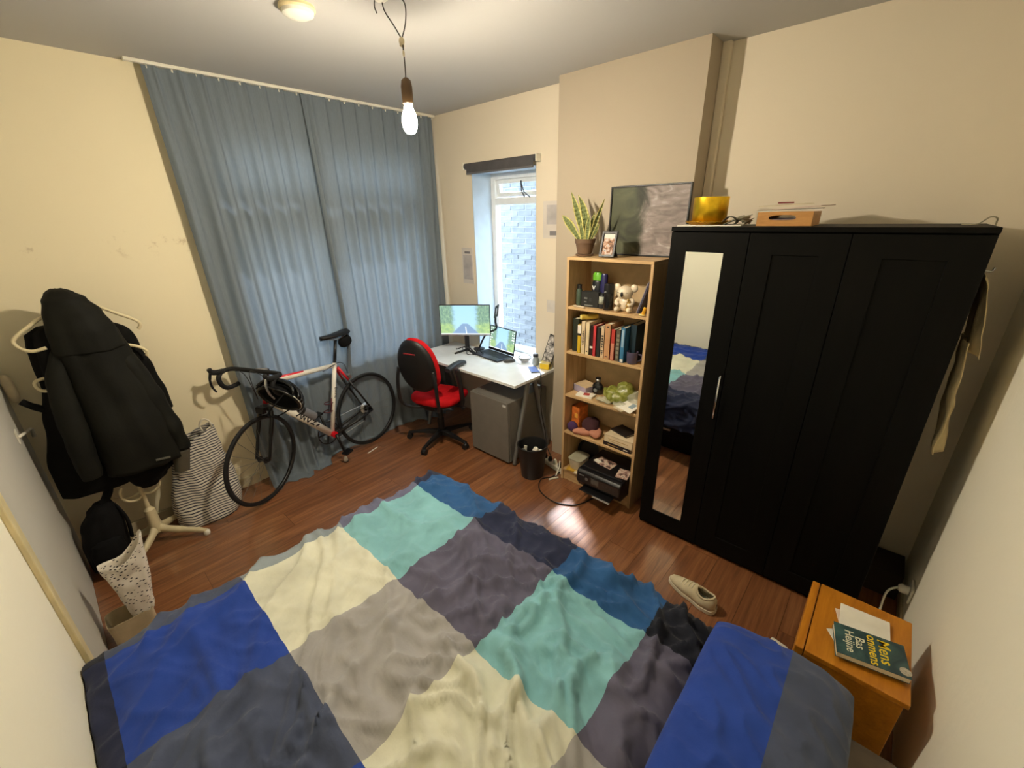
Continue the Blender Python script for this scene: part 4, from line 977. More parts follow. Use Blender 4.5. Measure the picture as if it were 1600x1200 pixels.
MB().tube([hm_c + Hr @ Vector((.144 * math.cos(w), .108 * math.sin(w), .004)) for w in [2 * PI * k / 32 for k in range(32)]], .011, 8, closed=True).build('rim', HELM, hm, smooth=True)
MB().tube([hm_c + Hr @ Vector((.155 * math.cos(w), .119 * math.sin(w), .006)) for w in np.linspace(-.75, .75, 9)], .0035, 6).build('reflective_strip', M('reflective_white', (226, 222, 206), .4), hm, smooth=True, label='white strip on the rim')
for s in (-1, 1): MB().tube(bez([hm_c + Hr @ Vector((.06, s * .098, 0)), hm_c + Hr @ Vector((.03, s * .06, -.10)), hm_c + Hr @ Vector((.0, 0, -.15))]), .005, 5, sc=(1, .4)).build('strap', BLACKF, hm, smooth=True)

# ------------------------------------------------------------------ coat rack and what hangs on it
CXY = Vector((-3.245, .062, 0))
rk = thing('coat_rack', 'cream standing coat rack with curved hooks behind the dark jackets', 'coat rack', CXY)
RKM = M('cream_rack_plastic', (218, 204, 164), .45, var=.04)
MB().lathe([(.034, .085), (.036, .10), (.030, .20), (.028, .255), (.020, .262), (.0135, .275)], CXY, 20).build('collar', RKM, rk, smooth=True, auto=.7)
MB().cyl(CXY + Vector((0, 0, .25)), CXY + Vector((0, 0, 1.585)), .0125, n=12).build('pole', RKM, rk, smooth=True, auto=.7)
for an, L_ in ((54, .275), (-38, .26), (-127, .24), (142, .24)):
    d = Vector((math.cos(math.radians(an)), math.sin(math.radians(an)), 0))
    pts = bez([CXY + d * .01 + Vector((0, 0, .115)), CXY + d * .07 + Vector((0, 0, .085)), CXY + d * (L_ - .05) + Vector((0, 0, .045)), CXY + d * L_ + Vector((0, 0, .030))], 5)
    lg = MB().tube(pts, [.028] * 4 + [.024] * 4 + [.019] * 4 + [.016] * 4, 10, sc=(1, .8)).build('leg', RKM, rk, smooth=True)
    MB().lathe([(.016, 0), (.019, .006), (.019, .026), (.012, .034)], CXY + d * L_, 14).build('foot_cap', WPLAST, lg, smooth=True, auto=.8)
def hook(pts, r=.009): MB().tube(bez([CXY + Vector(p) for p in pts], 6), r, 8).build('hook', RKM, rk, smooth=True)
hook([(0, 0, 1.552), (0.02, 0.1045, 1.557), (0.03, 0.1985, 1.495), (0.035, 0.256, 1.453), (0.035, 0.2696, 1.425), (0.03, 0.256, 1.401)])
hook([(0, 0, 1.552), (0.02, -0.0836, 1.536), (0.04, -0.1777, 1.479), (0.05, -0.2226, 1.439), (0.06, -0.2142, 1.401), (0.07, -0.1777, 1.377), (0.08, -0.1254, 1.385)])
hook([(0, 0, 1.374), (0.02, 0.1045, 1.348), (0.03, 0.2142, 1.307), (0.035, 0.256, 1.27), (0.035, 0.2487, 1.239)])
hook([(0, 0, 1.27), (0.02, -0.1254, 1.228), (0.03, -0.2142, 1.213), (0.04, -0.209, 1.165), (0.05, -0.1672, 1.155)])
for s, z in ((1, .387), (-1, .371)):
    hook([(0, 0, z), (.02, s * .03, z - .012), (.035, s * .07, z + .004), (.045, s * .092, z + .04), (.045, s * .092, z + .085), (.04, s * .075, z + .11)], .008)
hook([(0, 0, 0.3922), (-0.02, -0.0627, 0.3713), (-0.03, -0.1254, 0.3922), (-0.03, -0.1463, 0.434), (-0.025, -0.1411, 0.4758)], .008)
OLIVE = M('black_olive_shell', (19, 19, 13), .75, spec=.25, var=.18, scale=6, bump=.25, bscale=90)
BLKJ = M('black_jacket_cloth', (14, 13, 11), .85, spec=.15, var=.15, bump=.25, bscale=120)
def loft(secs, seed, fold=.012, nf=9, n=44, cap=True):
    """secs: z, cy, half width y, half depth x, cx; pleated cloth tube around the rack pole"""
    mb = MB(); P = []
    Z = [s_[0] for s_ in secs]; N = 34
    for i in range(N + 1):
        z = Z[0] + (Z[-1] - Z[0]) * i / N
        k = max(j for j in range(len(secs) - 1) if Z[j] <= z + 1e-9) if Z[0] < Z[-1] else max(j for j in range(len(secs) - 1) if Z[j] >= z - 1e-9)
        u = (z - Z[k]) / (Z[k + 1] - Z[k]); u = u * u * (3 - 2 * u); a, b = secs[k], secs[k + 1]
        cy, hw, hd_, cx = [a[q] + (b[q] - a[q]) * u for q in (1, 2, 3, 4)]
        row = []
        for (x, y) in superell(1, 1, n, 2.2):
            an = math.atan2(y, x); f = fold * (math.sin(nf * an + 3 * nz(an, z * 2, seed)) * .6 + 1.1 * nz(math.cos(an) * 2.4, math.sin(an) * 2.4 + seed, z * 3.0)) * min(1, hw / .12)
            row.append((cx + x * (hd_ + f), cy + y * (hw + f * .7), z + .006 * nz(an * 2, z * 4, seed)))
        P.append(row)
    mb.grid(P, wrap=True)
    if cap: mb.f.append(tuple(reversed(range(n)))); mb.f.append(tuple(range(N * n, (N + 1) * n))); mb.mi += [0, 0]
    return mb
jk = thing('hooded_jacket', 'long dark olive hooded jacket draped over the top of the coat rack', 'jacket', (-3.22, .09, .56))
loft([(0.6064, 0.1306, 0.1881, 0.1275, -3.17), (0.7997, 0.1202, 0.1881, 0.1326, -3.18), (1.061, 0.1045, 0.1724, 0.1275, -3.2), (1.291, 0.09405, 0.1515, 0.1173, -3.205), (1.416, 0.09196, 0.1338, 0.1071, -3.21), (1.479, 0.08883, 0.1097, 0.0867, -3.22)], 1.2, .013, 7).build('body', OLIVE, jk, smooth=True)
mb = loft([(1.333, 0.09405, 0.1442, 0.1122, -3.195), (1.437, 0.08987, 0.1338, 0.1204, -3.205), (1.531, 0.08151, 0.1129, 0.1071, -3.215), (1.604, 0.06897, 0.0836, 0.08364, -3.22), (1.646, 0.05852, 0.05225, 0.05304, -3.225), (1.663, 0.05434, 0.01881, 0.0204, -3.23)], 3.4, .010, 5); mb.build('hood', OLIVE, jk, smooth=True)
def sleeve(pts, rad, name, mat, par, seed):
    P = bez([Vector(p) for p in pts], 7); n = 16; rows = []
    rr = [np.interp(i / (len(P) - 1), np.linspace(0, 1, len(rad)), rad) for i in range(len(P))]
    mb = MB(); mb.tube(P, rr, n, sc=(1, .85))
    mb.v = [tuple(Vector(v) + Vector((nz(v[0] * 14, v[1] * 14, v[2] * 9 + seed), nz(v[1] * 14, v[2] * 9, seed), 0)) * .014) for v in mb.v]
    return mb.build(name, mat, par, smooth=True, auto=1.2)
sl = sleeve([(-3.22, 0.1567, 1.395), (-3.19, 0.2194, 1.218), (-3.17, 0.2612, 1.009), (-3.16, 0.2978, 0.8102), (-3.15, 0.3187, 0.6796), (-3.14, 0.3093, 0.6325)], [.050, .066, .068, .066, .058, .046], 'sleeve', OLIVE, jk, 3)
MB().tube([(-3.14, 0.3062, 0.6273), (-3.14, 0.2801, 0.4915)], [.048, .040], 16).build('cuff', M('grey_lining_cuff', (78, 72, 58), .85, bump=.2), sl, smooth=True, auto=.9, label='grey turned-out cuff')
sleeve([(-3.2, 0, 1.375), (-3.16, -0.0627, 1.218), (-3.13, -0.0888, 1.009), (-3.115, -0.0993, 0.8102), (-3.115, -0.1045, 0.643)], [.045, .058, .060, .056, .046], 'sleeve', OLIVE, jk, 8)
MB().box((-3.038, 0.2038, 0.6513), (.004, .070, .012), rotz(.12) @ Matrix.Rotation(-.18, 3, 'X')).build('reflective_tag', M('grey_tag', (96, 94, 84), .5), jk, bevel=.001)
bj = thing('black_jacket', 'black jacket hanging on the wall side of the rack behind the olive one', 'jacket', (-3.26, -.02, .52))
loft([(0.5228, -0.05225, 0.2038, 0.1071, -3.26), (0.6952, -0.05747, 0.1985, 0.1122, -3.26), (0.9565, -0.0418, 0.1567, 0.1122, -3.26), (1.218, -0.01045, 0.1254, 0.102, -3.26), (1.375, -0.005225, 0.1202, 0.0867, -3.25), (1.453, -0.01045, 0.1045, 0.0612, -3.25), (1.479, -0.01045, 0.0627, 0.0408, -3.25)], 6.1, .014, 8).build('body', BLKJ, bj, smooth=True)
sleeve([(-3.24, 0.1777, 1.416), (-3.27, 0.2351, 1.375), (-3.29, 0.2665, 1.186), (-3.29, 0.303, 1.009), (-3.28, 0.3135, 0.8729)], [.040, .055, .058, .055, .048], 'sleeve', BLKJ, bj, 12)
MB().tube(bez([(-3.24, -0.1672, 1.05), (-3.23, -0.2038, 1.087), (-3.23, -0.232, 1.122)]), [.018] * 8 + [.016] * 8 + [.017], 8).build('hanger_loop', BLACKF, bj, smooth=True)
lj = tag(loft([(0.4497, 0.1097, 0.04702, 0.051, -3.2), (0.4967, 0.1202, 0.08883, 0.0765, -3.2), (0.5594, 0.1358, 0.1358, 0.0918, -3.2), (0.643, 0.1411, 0.1463, 0.0969, -3.21)], 9.9, .012, 6).build('dark_scarf', BLKJ, smooth=True), 'black scarf end showing below the olive jacket hem', 'scarf')
bp = thing('backpack', 'black backpack hanging low on the rack beside the grey wall', 'backpack', (-3.19, -0.1777, -0.0049))
loft([(0.016, -0.1881, 0.06792, 0.0612, -3.19), (0.0473, -0.1829, 0.09196, 0.0918, -3.19), (0.1727, -0.1724, 0.1024, 0.102, -3.19), (0.3086, -0.1567, 0.09614, 0.0918, -3.19), (0.3922, -0.1358, 0.06792, 0.0714, -3.19), (0.434, -0.1202, 0.0418, 0.051, -3.19)], 4.4, .008, 5).build('body', BLACKF, bp, smooth=True)
loft([(0.0578, -0.1797, 0.06792, 0.0459, -3.105), (0.1623, -0.1693, 0.07837, 0.04896, -3.105), (0.225, -0.1651, 0.06792, 0.04284, -3.11), (0.2459, -0.163, 0.0418, 0.0306, -3.115)], 2.1, .006, 4, 30).build('front_pocket', BLACKF, bp, smooth=True)
MB().tube(bez([(-3.19, -0.1202, 0.4235), (-3.19, -0.0784, 0.4862), (-3.2, -0.0522, 0.5594)]), .022, 8, sc=(1, .5)).build('strap', BLACKF, bp, smooth=True)
MB().tube(bez([(-3.18, -0.0732, 0.4131), (-3.14, -0.047, 0.3086), (-3.13, -0.0575, 0.1832)]), .014, 8, sc=(1, .5)).build('strap', BLACKF, bp, smooth=True)

# striped laundry bag
m, t = newm('striped_canvas'); x, y, z = t.sep(t.tc.outputs['Object']); w = t.m('ADD', z, t.m('MULTIPLY', t.noise(t.tc.outputs['Object'], 5, 2), .035))
st = t.smooth(t.m('SINE', t.m('MULTIPLY', w, 2 * PI / .0178)), .10, .55)
t.bsdf(t.mix(st, lin((214, 208, 192)), lin((66, 66, 78))), .9, 0, .15, t.bump(t.noise(t.tc.outputs['Object'], 300, 2), .2, .001)); STRIPE = m
lb = thing('laundry_bag', 'slouching laundry bag with thin navy and white stripes against the cream wall', 'laundry bag', (-3.30, .37, 0))
mb = MB(); P = []; n = 52
for i in range(31):
    w = i / 30; z = .002 + .60 * w
    hy = .190 - .062 * w ** 1.3 + .02 * math.sin(PI * min(1, w * 1.6)); hx = .135 - .075 * w; cy = .372 + .045 * w; cx = -3.325 - .045 * w
    row = []
    for (a, b) in superell(1, 1, n, 2.5):
        an = math.atan2(b, a); f = .022 * nz(math.cos(an) * 1.7 + 4, math.sin(an) * 1.7, z * 4.5) + .014 * nz(math.cos(an) * 3.5, math.sin(an) * 3.5 + z * 5, z * 9 + 2)
        dent = -.03 * math.exp(-((z - .24) / .07) ** 2) * math.exp(-((an - .5) / .5) ** 2)
        row.append((min(cx + a * (hx + f + dent), -3.10), cy + b * (hy + f), z - .030 * w * (b + .3) * 0 + .05 * w * b * 1.0))
    P.append(row)
mb.grid(P, wrap=True); mb.f.append(tuple(reversed(range(n)))); mb.mi.append(0)
mb.build('body', STRIPE, lb, smooth=True, solid=.004)
hk = bez([(-3.335, .470, .63), (-3.325, .462, .675), (-3.325, .487, .712), (-3.33, .520, .69), (-3.335, .527, .635)], 6)
MB().tube(hk, .011, 8, sc=(1, .5)).build('handle', M('white_webbing', (224, 216, 196), .8), lb, smooth=True)

# dotted paper wrap standing in a small kraft bag at the bed foot
m, t = newm('dotted_paper'); ob = t.vm(t.tc.outputs['Object'], (1, 1, 1), (0, 0, 0), (0, 0, 0)); vo = t.n('ShaderNodeTexVoronoi'); t.put(vo.inputs['Vector'], t.vm(t.tc.outputs['Object'], (1.0, 1.0, 1.6), (0, 0, 0), (.5, 0, .3))); vo.inputs['Scale'].default_value = 50; vo.inputs['Randomness'].default_value = .8
dt = t.m('SUBTRACT', 1.0, t.smooth(vo.outputs['Distance'], .22, .30)); t.bsdf(t.mix(dt, lin((236, 228, 214)), lin((40, 36, 36))), .6, 0, .3); DOT = m
dw = thing('dotted_gift_bag', 'white gift bag with small black dots standing at the bed foot corner', 'gift bag', (-2.50, -.13, .09))
mb = MB(); P = []; n = 40
for i in range(21):
    w = i / 20; row = []
    hw_ = .042 + .052 * w; hd_ = .030 + .014 * w; c = Vector((-2.50 - .01 * w, -.118 + .012 * w, .11 + .36 * w))
    for (a, b) in superell(1, 1, n, 3.0):
        cr_ = .010 * nz(a * 3, b * 3, w * 5); zz = 0
        if w > .5: zz = (w - .5) * 2 * (.062 * abs(b) ** 1.6 + .05 * b - .03)
        row.append((c.x + a * (hd_ + cr_), c.y + b * (hw_ + cr_ * .6), c.z + zz))
    P.append(row)
mb.grid(P, wrap=True); mb.f.append(tuple(reversed(range(n)))); mb.mi.append(0); mb.build('wrap', DOT, dw, smooth=True, solid=.0015)
kb_ = thing('kraft_paper_bag', 'small beige paper bag on the floor holding the dotted gift bag', 'paper bag', (-2.525, -.17, 0))
KRAFT = M('beige_kraft', (196, 180, 146), .8, var=.06, bump=.2, bscale=40); mb = MB(); P = []
for z, k in ((.001, 1), (.05, 1.0), (.09, 1.03), (.13, 1.05)): P.append([(-2.525 + a * .062 * k, -.170 + b * .085 * k, z + (.02 * nz(a * 3, b * 3, 1) if z > .1 else 0)) for (a, b) in superell(1, 1, 32, 7)])
mb.grid(P, wrap=True); mb.f.append(tuple(reversed(range(32)))); mb.mi.append(0); mb.build('body', KRAFT, kb_, solid=.002)

# white over-door style hook on the grey wall, cream cap on it
whk = thing('wall_hook', 'white bent wall hook at the left corner beside the black jacket', 'hook', (-3.46, -.28, .86))
MB().tube([(-3.10, -.284, .985), (-3.22, -.274, .955), (-3.44, -.262, .905), (-3.452, -.258, .898), (-3.452, -.262, .852)], .0085, 8).build('rod', WPLAST, whk, smooth=True)
MB().bb(-3.13, -3.07, -.2895, -.284, .955, 1.02).build('plate', WPLAST, whk, bevel=.002)
cp = tag(MB().ell((-3.43, -.262, 1.150), (.030, .024, .085), eul(0, .22, 0), 18, 12, p=.8).build('cloth_bundle', M('cream_cotton', (222, 206, 172), .85, bump=.3, bscale=60), smooth=True), 'cream cloth bundle hanging in the corner above the white wall hook', 'cloth')

# ------------------------------------------------------------------ shoes
SHOE = M('beige_suede', (206, 192, 158), .8, var=.06, bump=.2, bscale=200); SOLE = M('cream_sole', (224, 214, 188), .6); INS = M('grey_green_lining', (108, 114, 98), .9)
def shoe(c, rz, label):
    t_ = thing('sneaker', label, 'shoe', c, None, rot=(0, 0, rz))
    L_ = .275; N = 22; n = 20; P = []; S_ = []
    def prof(w):
        hw_ = .048 * (math.sin(PI * min(1, max(.0001, w)) ** .72)) ** .38 * (1 - .16 * math.exp(-((w - .42) / .16) ** 2) - .06 * (w < .2))
        return max(hw_, .004)
    for i in range(N + 1):
        w = i / N; x = -L_ / 2 + L_ * w; hw_ = prof(w)
        top = .092 - .022 * math.exp(-((w - .30) / .12) ** 2) * 1 if w < .42 else .092 - .052 * ((w - .42) / .58) ** .85
        top = max(.036, top) if w < .96 else .036 - (w - .96) * .2
        if w < .06: top = .070 + .3 * w
        row = []
        for k in range(n + 1):
            a = PI * k / n; row.append((x, hw_ * math.cos(a) * (1 if abs(math.cos(a)) < .98 else 1), .022 + (top - .022) * max(0, math.sin(a)) ** .55))
        P.append(row)
    mb = MB(); mb.grid(P)
    # open the ankle: drop faces over the collar
    keep = []
    for fi, f in enumerate(mb.f):
        c_ = sum((Vector(mb.v[q]) for q in f), Vector()) / 4; w = c_.x / L_ + .5
        inside = ((w - .235) / .165) ** 2 + (c_.y / .030) ** 2 < 1 and c_.z > .05
        if not inside: keep.append(f)
    mb.f = keep; mb.mi = [0] * len(keep); mb.build('upper', SHOE, t_, smooth=True, off=(0, 0, 0), solid=.004)
    mb = MB(); out = []
    for k in range(40):
        w = k / 39; out.append((-L_ / 2 - .003 + (L_ + .006) * w, prof(w) + .004))
    poly = out + [(x, -y) for x, y in reversed(out)]
    mb.prism(poly, 0, .026); mb.build('sole', SOLE, t_, off=(0, 0, 0), bevel=.004)
    mb = MB(); mb.tube([(-L_ / 2 + L_ * (.235 + .175 * math.cos(a)), .032 * math.sin(a), .084 - .012 * math.sin(a) ** 2 + .010 * abs(math.cos(a)) * (1 if math.cos(a) < 0 else .6)) for a in np.linspace(0, 2 * PI, 26)[:-1]], .0058, 8, closed=True); mb.build('collar', SHOE, t_, smooth=True, off=(0, 0, 0))
    mb = MB(); mb.ell((-L_ / 2 + L_ * .25, 0, .030), (.058, .034, .007)); mb.build('insole', INS, t_, smooth=True, off=(0, 0, 0))
    for k in range(4):
        x = -L_ / 2 + L_ * (.47 + .075 * k); zt = .092 - .052 * ((.05 + .075 * k) / .58) ** .85
        mb = MB(); mb.tube(bez([(x, -.026, zt - .006), (x + .004, 0, zt + .006), (x, .026, zt - .006)], 4), .0036, 6); mb.build('lace', SOLE, t_, smooth=True, off=(0, 0, 0))
shoe((-.435, 1.915, .001), math.radians(166), 'beige lace-up sneaker on the floor between bed and wardrobe')
tag(MB().box((-.01, 1.90, .012), (.075, .022, .018), rotz(-.2)).build('white_lighter', WPLAST, bevel=.006), 'small white object on the floor beside the nightstand drawer', 'lighter')
tag(MB().box((-3.205, 1.612, .004), (.012, .125, .003), rotz(.28)).build('paper_strip', PAPER), 'white paper strip on the floor before the bike rear wheel', 'paper strip')
tg = thing('door_stop', 'small beige door stop on the floor under the bike', 'door stop', (-3.22, 1.36, 0))
MB().lathe([(.016, 0), (.018, .01), (.015, .04), (.008, .046)], (-3.22, 1.36, .001), 14).build('body', WPLAST, tg, smooth=True); MB().cyl((-3.22, 1.36, .0), (-3.22, 1.36, .006), .02, n=14).build('base', DARKP, tg)

# ------------------------------------------------------------------ on top of the bookcase
m, t = newm('snake_plant_leaf'); u, v_, _ = t.sep(t.tc.outputs['UV']); e = t.m('ABSOLUTE', t.m('SUBTRACT', u, .5)); nn = t.noise(t.vm(t.tc.outputs['UV'], (1.5, 14, 1)), 3, 3)
c = t.mix(nn, lin((92, 108, 62)), lin((142, 150, 100))); c = t.mix(t.smooth(e, .30, .37), c, lin((206, 198, 120))); t.bsdf(c, .45, 0, .5); LEAF = m
pt = thing('snake_plant', 'potted snake plant with yellow-edged pointed leaves on top of the bookcase', 'plant', (-1.585, 2.485, KZ))
PO = Vector((-1.585, 2.485, KZ))
TERR = M('brown_terracotta', (104, 80, 60), .85, var=.08, bump=.15)
MB().lathe([(.050, .0005), (.058, .003), (.060, .012), (.052, .013), (.001, .013)], PO, 28).build('saucer', TERR, pt, smooth=True, auto=.6)
MB().lathe([(.044, .0135), (.047, .016), (.061, .080), (.066, .081), (.068, .108), (.061, .108), (.057, .085), (.001, .085)], PO, 28).build('pot', TERR, pt, smooth=True, auto=.6)
MB().lathe([(.0565, .0855), (.03, .092), (.001, .094)], PO, 20).build('soil', M('dark_soil', (52, 40, 30), .95, var=.2, scale=80), pt, smooth=True)
def leaf(base, tip, bend, w, face):
    b = PO + Vector(base) + Vector((0, 0, .088)); e = PO + Vector(tip); N = 12; mid = (b + e) / 2 + Vector(bend); P = []; d = (e - b); side = d.cross(Vector(face)).normalized(); nrm = side.cross(d).normalized()
    mb = MB(); rows = []
    for i in range(N + 1):
        u = i / N; p = b * (1 - u) ** 2 + mid * 2 * u * (1 - u) + e * u * u
        ww = w * (.42 + .58 * min(1, u / .45)) * (1 if u < .5 else max(.02, (1 - ((u - .5) / .5) ** 1.7)))
        rows.append([p + side * (ww * q) + nrm * (ww * .35 * q * q) for q in (-1, -.5, 0, .5, 1)])
    for i in range(N):
        for j in range(4):
            f0 = len(mb.f); mb.add([rows[i][j], rows[i][j + 1], rows[i + 1][j + 1], rows[i + 1][j]], [(0, 1, 2, 3)]); mb.uv[f0] = [(j / 4, i / N), ((j + 1) / 4, i / N), ((j + 1) / 4, (i + 1) / N), (j / 4, (i + 1) / N)]
    mb.build('leaf', LEAF, pt, smooth=True, solid=.002)
FV = (.55, -.8, .1)
leaf((-.02, .01, 0), (-.115, -.01, .395), (.01, 0, .02), .022, FV); leaf((.0, .015, 0), (-.075, .01, .375), (.04, 0, .03), .026, FV); leaf((-.03, -.01, 0), (-.175, -.02, .255), (-.02, 0, .035), .026, (.4, -.7, .6))
leaf((.025, 0, 0), (.135, -.01, .345), (-.015, 0, -.02), .017, (.9, -.5, .1)); leaf((.015, -.01, 0), (.03, -.01, .255), (.0, 0, 0), .017, FV); leaf((.01, .02, 0), (.055, .02, .27), (-.02, 0, 0), .016, FV)
leaf((-.005, -.02, 0), (-.02, -.03, .21), (0, 0, 0), .018, FV); leaf((.02, .02, 0), (.075, .045, .20), (.0, 0, 0), .015, FV)
m, t = newm('snapshot_print'); n1 = t.noise(t.tc.outputs['Object'], 46, 4, .6); z = t.sep(t.tc.outputs['Generated'])[2]
c = t.ramp(n1, [(.36, lin((46, 40, 38))), (.50, lin((176, 132, 104))), (.60, lin((206, 200, 196))), (.70, lin((84, 96, 118)))]); c = t.mix(t.smooth(z, .72, .82), c, lin((214, 210, 200))); t.bsdf(c, .75, 0, .2); SNAP = m
sf = thing('framed_photo', 'small black standing photo frame leaning beside the potted plant', 'photo frame', (-1.40, 2.46, KZ))
Rf = Matrix.Rotation(.18, 3, 'Z') @ Matrix.Rotation(-.22, 3, 'X')
Rf = Rf @ Matrix.Rotation(.30, 3, 'Y')
fc = Vector((-1.388, 2.455, KZ + .087)); fnf = lambda u, v, d: fc + Rf @ Vector((u, d, v))
Rf0 = Matrix.Rotation(.12, 3, 'Z') @ Matrix.Rotation(-.30, 3, 'X'); Rf = Rf0
fc = Vector((-1.388, 2.445, KZ + .080))
rect_frame(MB(), -.050, .050, -.078, .078, .014, -.008, .008, fnf).build('frame', BLACKP, sf, bevel=.002)
MB().box(fnf(0, 0, .002), (.076, .004, .132), Rf).build('print', SNAP, sf)
MB().add([fnf(-.02, .03, .008), fnf(.02, .03, .008), Vector((-1.375, 2.545, KZ + .001)), Vector((-1.405, 2.545, KZ + .001)), fnf(-.02, .03, .011), fnf(.02, .03, .011), Vector((-1.375, 2.549, KZ + .001)), Vector((-1.405, 2.549, KZ + .001))], [(0, 1, 2, 3), (7, 6, 5, 4), (0, 4, 5, 1), (1, 5, 6, 2), (2, 6, 7, 3), (3, 7, 4, 0)]).build('stand', BLACKP, sf)
m, t = newm('misty_wall_print'); x, y, z = t.sep(t.tc.outputs['Generated']); ob = t.tc.outputs['Object']
n1 = t.noise(ob, 5, 4, .55, 1.2); n2 = t.noise(t.vm(ob, (3, 1, 9), (0, 0, 0), (0, .6, 0)), 2.5, 3, .5, 1.5)
c = t.ramp(t.m('ADD', t.m('MULTIPLY', n2, .6), t.m('MULTIPLY', n1, .4)), [(.35, lin((112, 100, 96))), (.55, lin((150, 138, 134))), (.7, lin((206, 196, 190)))])
g = t.ramp(n1, [(.35, lin((34, 38, 24))), (.65, lin((84, 88, 62)))]); c = t.mix(t.smooth(t.m('ADD', x, t.m('MULTIPLY', t.m('SUBTRACT', n1, .5), .5)), .34, .52), g, c)
t.bsdf(c, .55, 0, .3, None, **{'Coat Weight': 1.0, 'Coat Roughness': .03}); MIST = m
bf = thing('framed_picture', 'large thin-framed misty grey picture leaning on the wall above the bookcase', 'picture', (-1.235, 2.62, KZ))
th_ = .015; FB = Vector((0, 2.636, KZ + .0015)); fpic = lambda u, v, d: Vector((u, FB.y + v * math.sin(th_) + d * math.cos(th_), FB.z + v * math.cos(th_) - d * math.sin(th_)))
rect_frame(MB(), -1.500, -.985, 0, .415, .009, -.010, .012, fpic).build('frame', BLACKP, bf, bevel=.0015)
MB().box(fpic(-1.2425, .2075, .003), (.499, .006, .399), Matrix.Rotation(-th_, 3, 'X')).build('print', MIST, bf)

# ------------------------------------------------------------------ bookcase, top shelf
S5 = SH[4] + .0006
NAVYP = M('navy_plastic', (34, 34, 84), .35); GREENC = M('bright_green_cap', (104, 178, 46), .4); GTXT = M('grey_print', (120, 124, 122), .6, var=0); WTXT = M('white_print', (226, 228, 226), .6, var=0)
def bottle(name, label, c, prof, mats, sx=1, sy=1, cat='bottle', caps=None):
    t_ = thing(name, label, cat, c); MB().lathe(prof, c, 20, None, 0, sx, sy).build('body', mats[0], t_, smooth=True, auto=.7)
    if caps: MB().lathe(caps, c, 20, None, 0, sx, sy).build('cap', mats[1], t_, smooth=True, auto=.7)
    return t_
bottle('slim_bottle', 'slim dark bottle with pale green side at the left end of the top shelf', (-1.590, 2.450, S5), [(.018, 0), (.021, .004), (.021, .10), (.015, .112)], [M('pale_green_glass', (70, 86, 72), .25), BLACKP], caps=[(.016, .112), (.016, .140), (.001, .142)])
b = thing('black_carton', 'black square carton with faint grey print on the top bookcase shelf', 'box', (-1.500, 2.450, S5))
RB = rotz(.10); MB().box((-1.497, 2.455, S5 + .050), (.125, .055, .100), RB).build('carton', M('matt_black_card', (26, 27, 25), .7), b, bevel=.002)
for (x, z, w, h) in ((-.028, .058, .022, .010), (.006, .050, .018, .022), (-.03, .034, .018, .006), (-.005, .012, .06, .007)): MB().box(Vector((-1.497, 2.455, S5)) + RB @ Vector((x, -.0280, z)), (w, .0008, h), RB).build('print', GTXT if h < .02 else DARKP, b)
g = bottle('shower_gel', 'black bottle with bright green cap behind the black carton', (-1.498, 2.525, S5), [(.034, 0), (.037, .006), (.037, .15), (.028, .165)], [M('blue_black_plastic', (24, 28, 36), .35), GREENC], 1.0, .62, caps=[(.030, .166), (.035, .168), (.035, .205), (.022, .222), (.001, .224)])
lettering('V', .036, (-1.520, 2.4985, S5 + .105), (1, .0, 0), (0, 0, 1), WTXT, g, .002)
bottle('navy_bottle', 'tall navy blue bottle beside the green-capped one on the top shelf', (-1.432, 2.50, S5), [(.024, 0), (.027, .006), (.027, .14), (.024, .15), (.023, .205), (.018, .215), (.001, .216)], [NAVYP], 1, .8)
p = thing('spray_can', 'white and grey-green labelled small can behind the black cylinder', 'can', (-1.405, 2.455, S5)); MB().lathe([(.020, 0), (.022, .004), (.022, .03)], (-1.408, 2.445, S5), 18).build('base', DARKP, p, smooth=True, auto=.6)
MB().lathe([(.0222, .03), (.0222, .078)], (-1.408, 2.445, S5), 18).build('label_band', M('grey_green_label', (168, 172, 156), .6, var=.15, scale=70), p, smooth=True); MB().lathe([(.020, .078), (.014, .09), (.014, .098), (.001, .099)], (-1.408, 2.445, S5), 18).build('cap', DARKP, p, smooth=True, auto=.6)
cyl_ = bottle('black_canister', 'black upright cylinder bottle with small silver mark left of the white koala', (-1.352, 2.425, S5), [(.029, 0), (.031, .004), (.031, .105)], [M('glossy_black', (22, 19, 19), .25), BLACKP], caps=[(.0305, .106), (.0305, .162), (.027, .166), (.001, .166)])
MB().box((-1.360, 2.3938, S5 + .118), (.016, .001, .008), eul(0, -.4, 0)).build('mark', GTXT, cyl_)
tag(MB().lathe([(.001, .019), (.019, .0), (.001, -.019)], (-1.306, 2.50, S5 + .0195), 14).build('dark_ball', M('dark_plum', (42, 26, 34), .6), smooth=True), 'small dark ball behind the white koala on the top shelf', 'ball')
tag(MB().tube([(-1.590, 2.385, S5 + .006), (-1.50, 2.378, S5 + .006)], [.005, .006], 8).build('white_pen', M('ivory_pen', (222, 206, 178), .4), smooth=True), 'thin ivory pen lying at the front edge of the top shelf', 'pen')
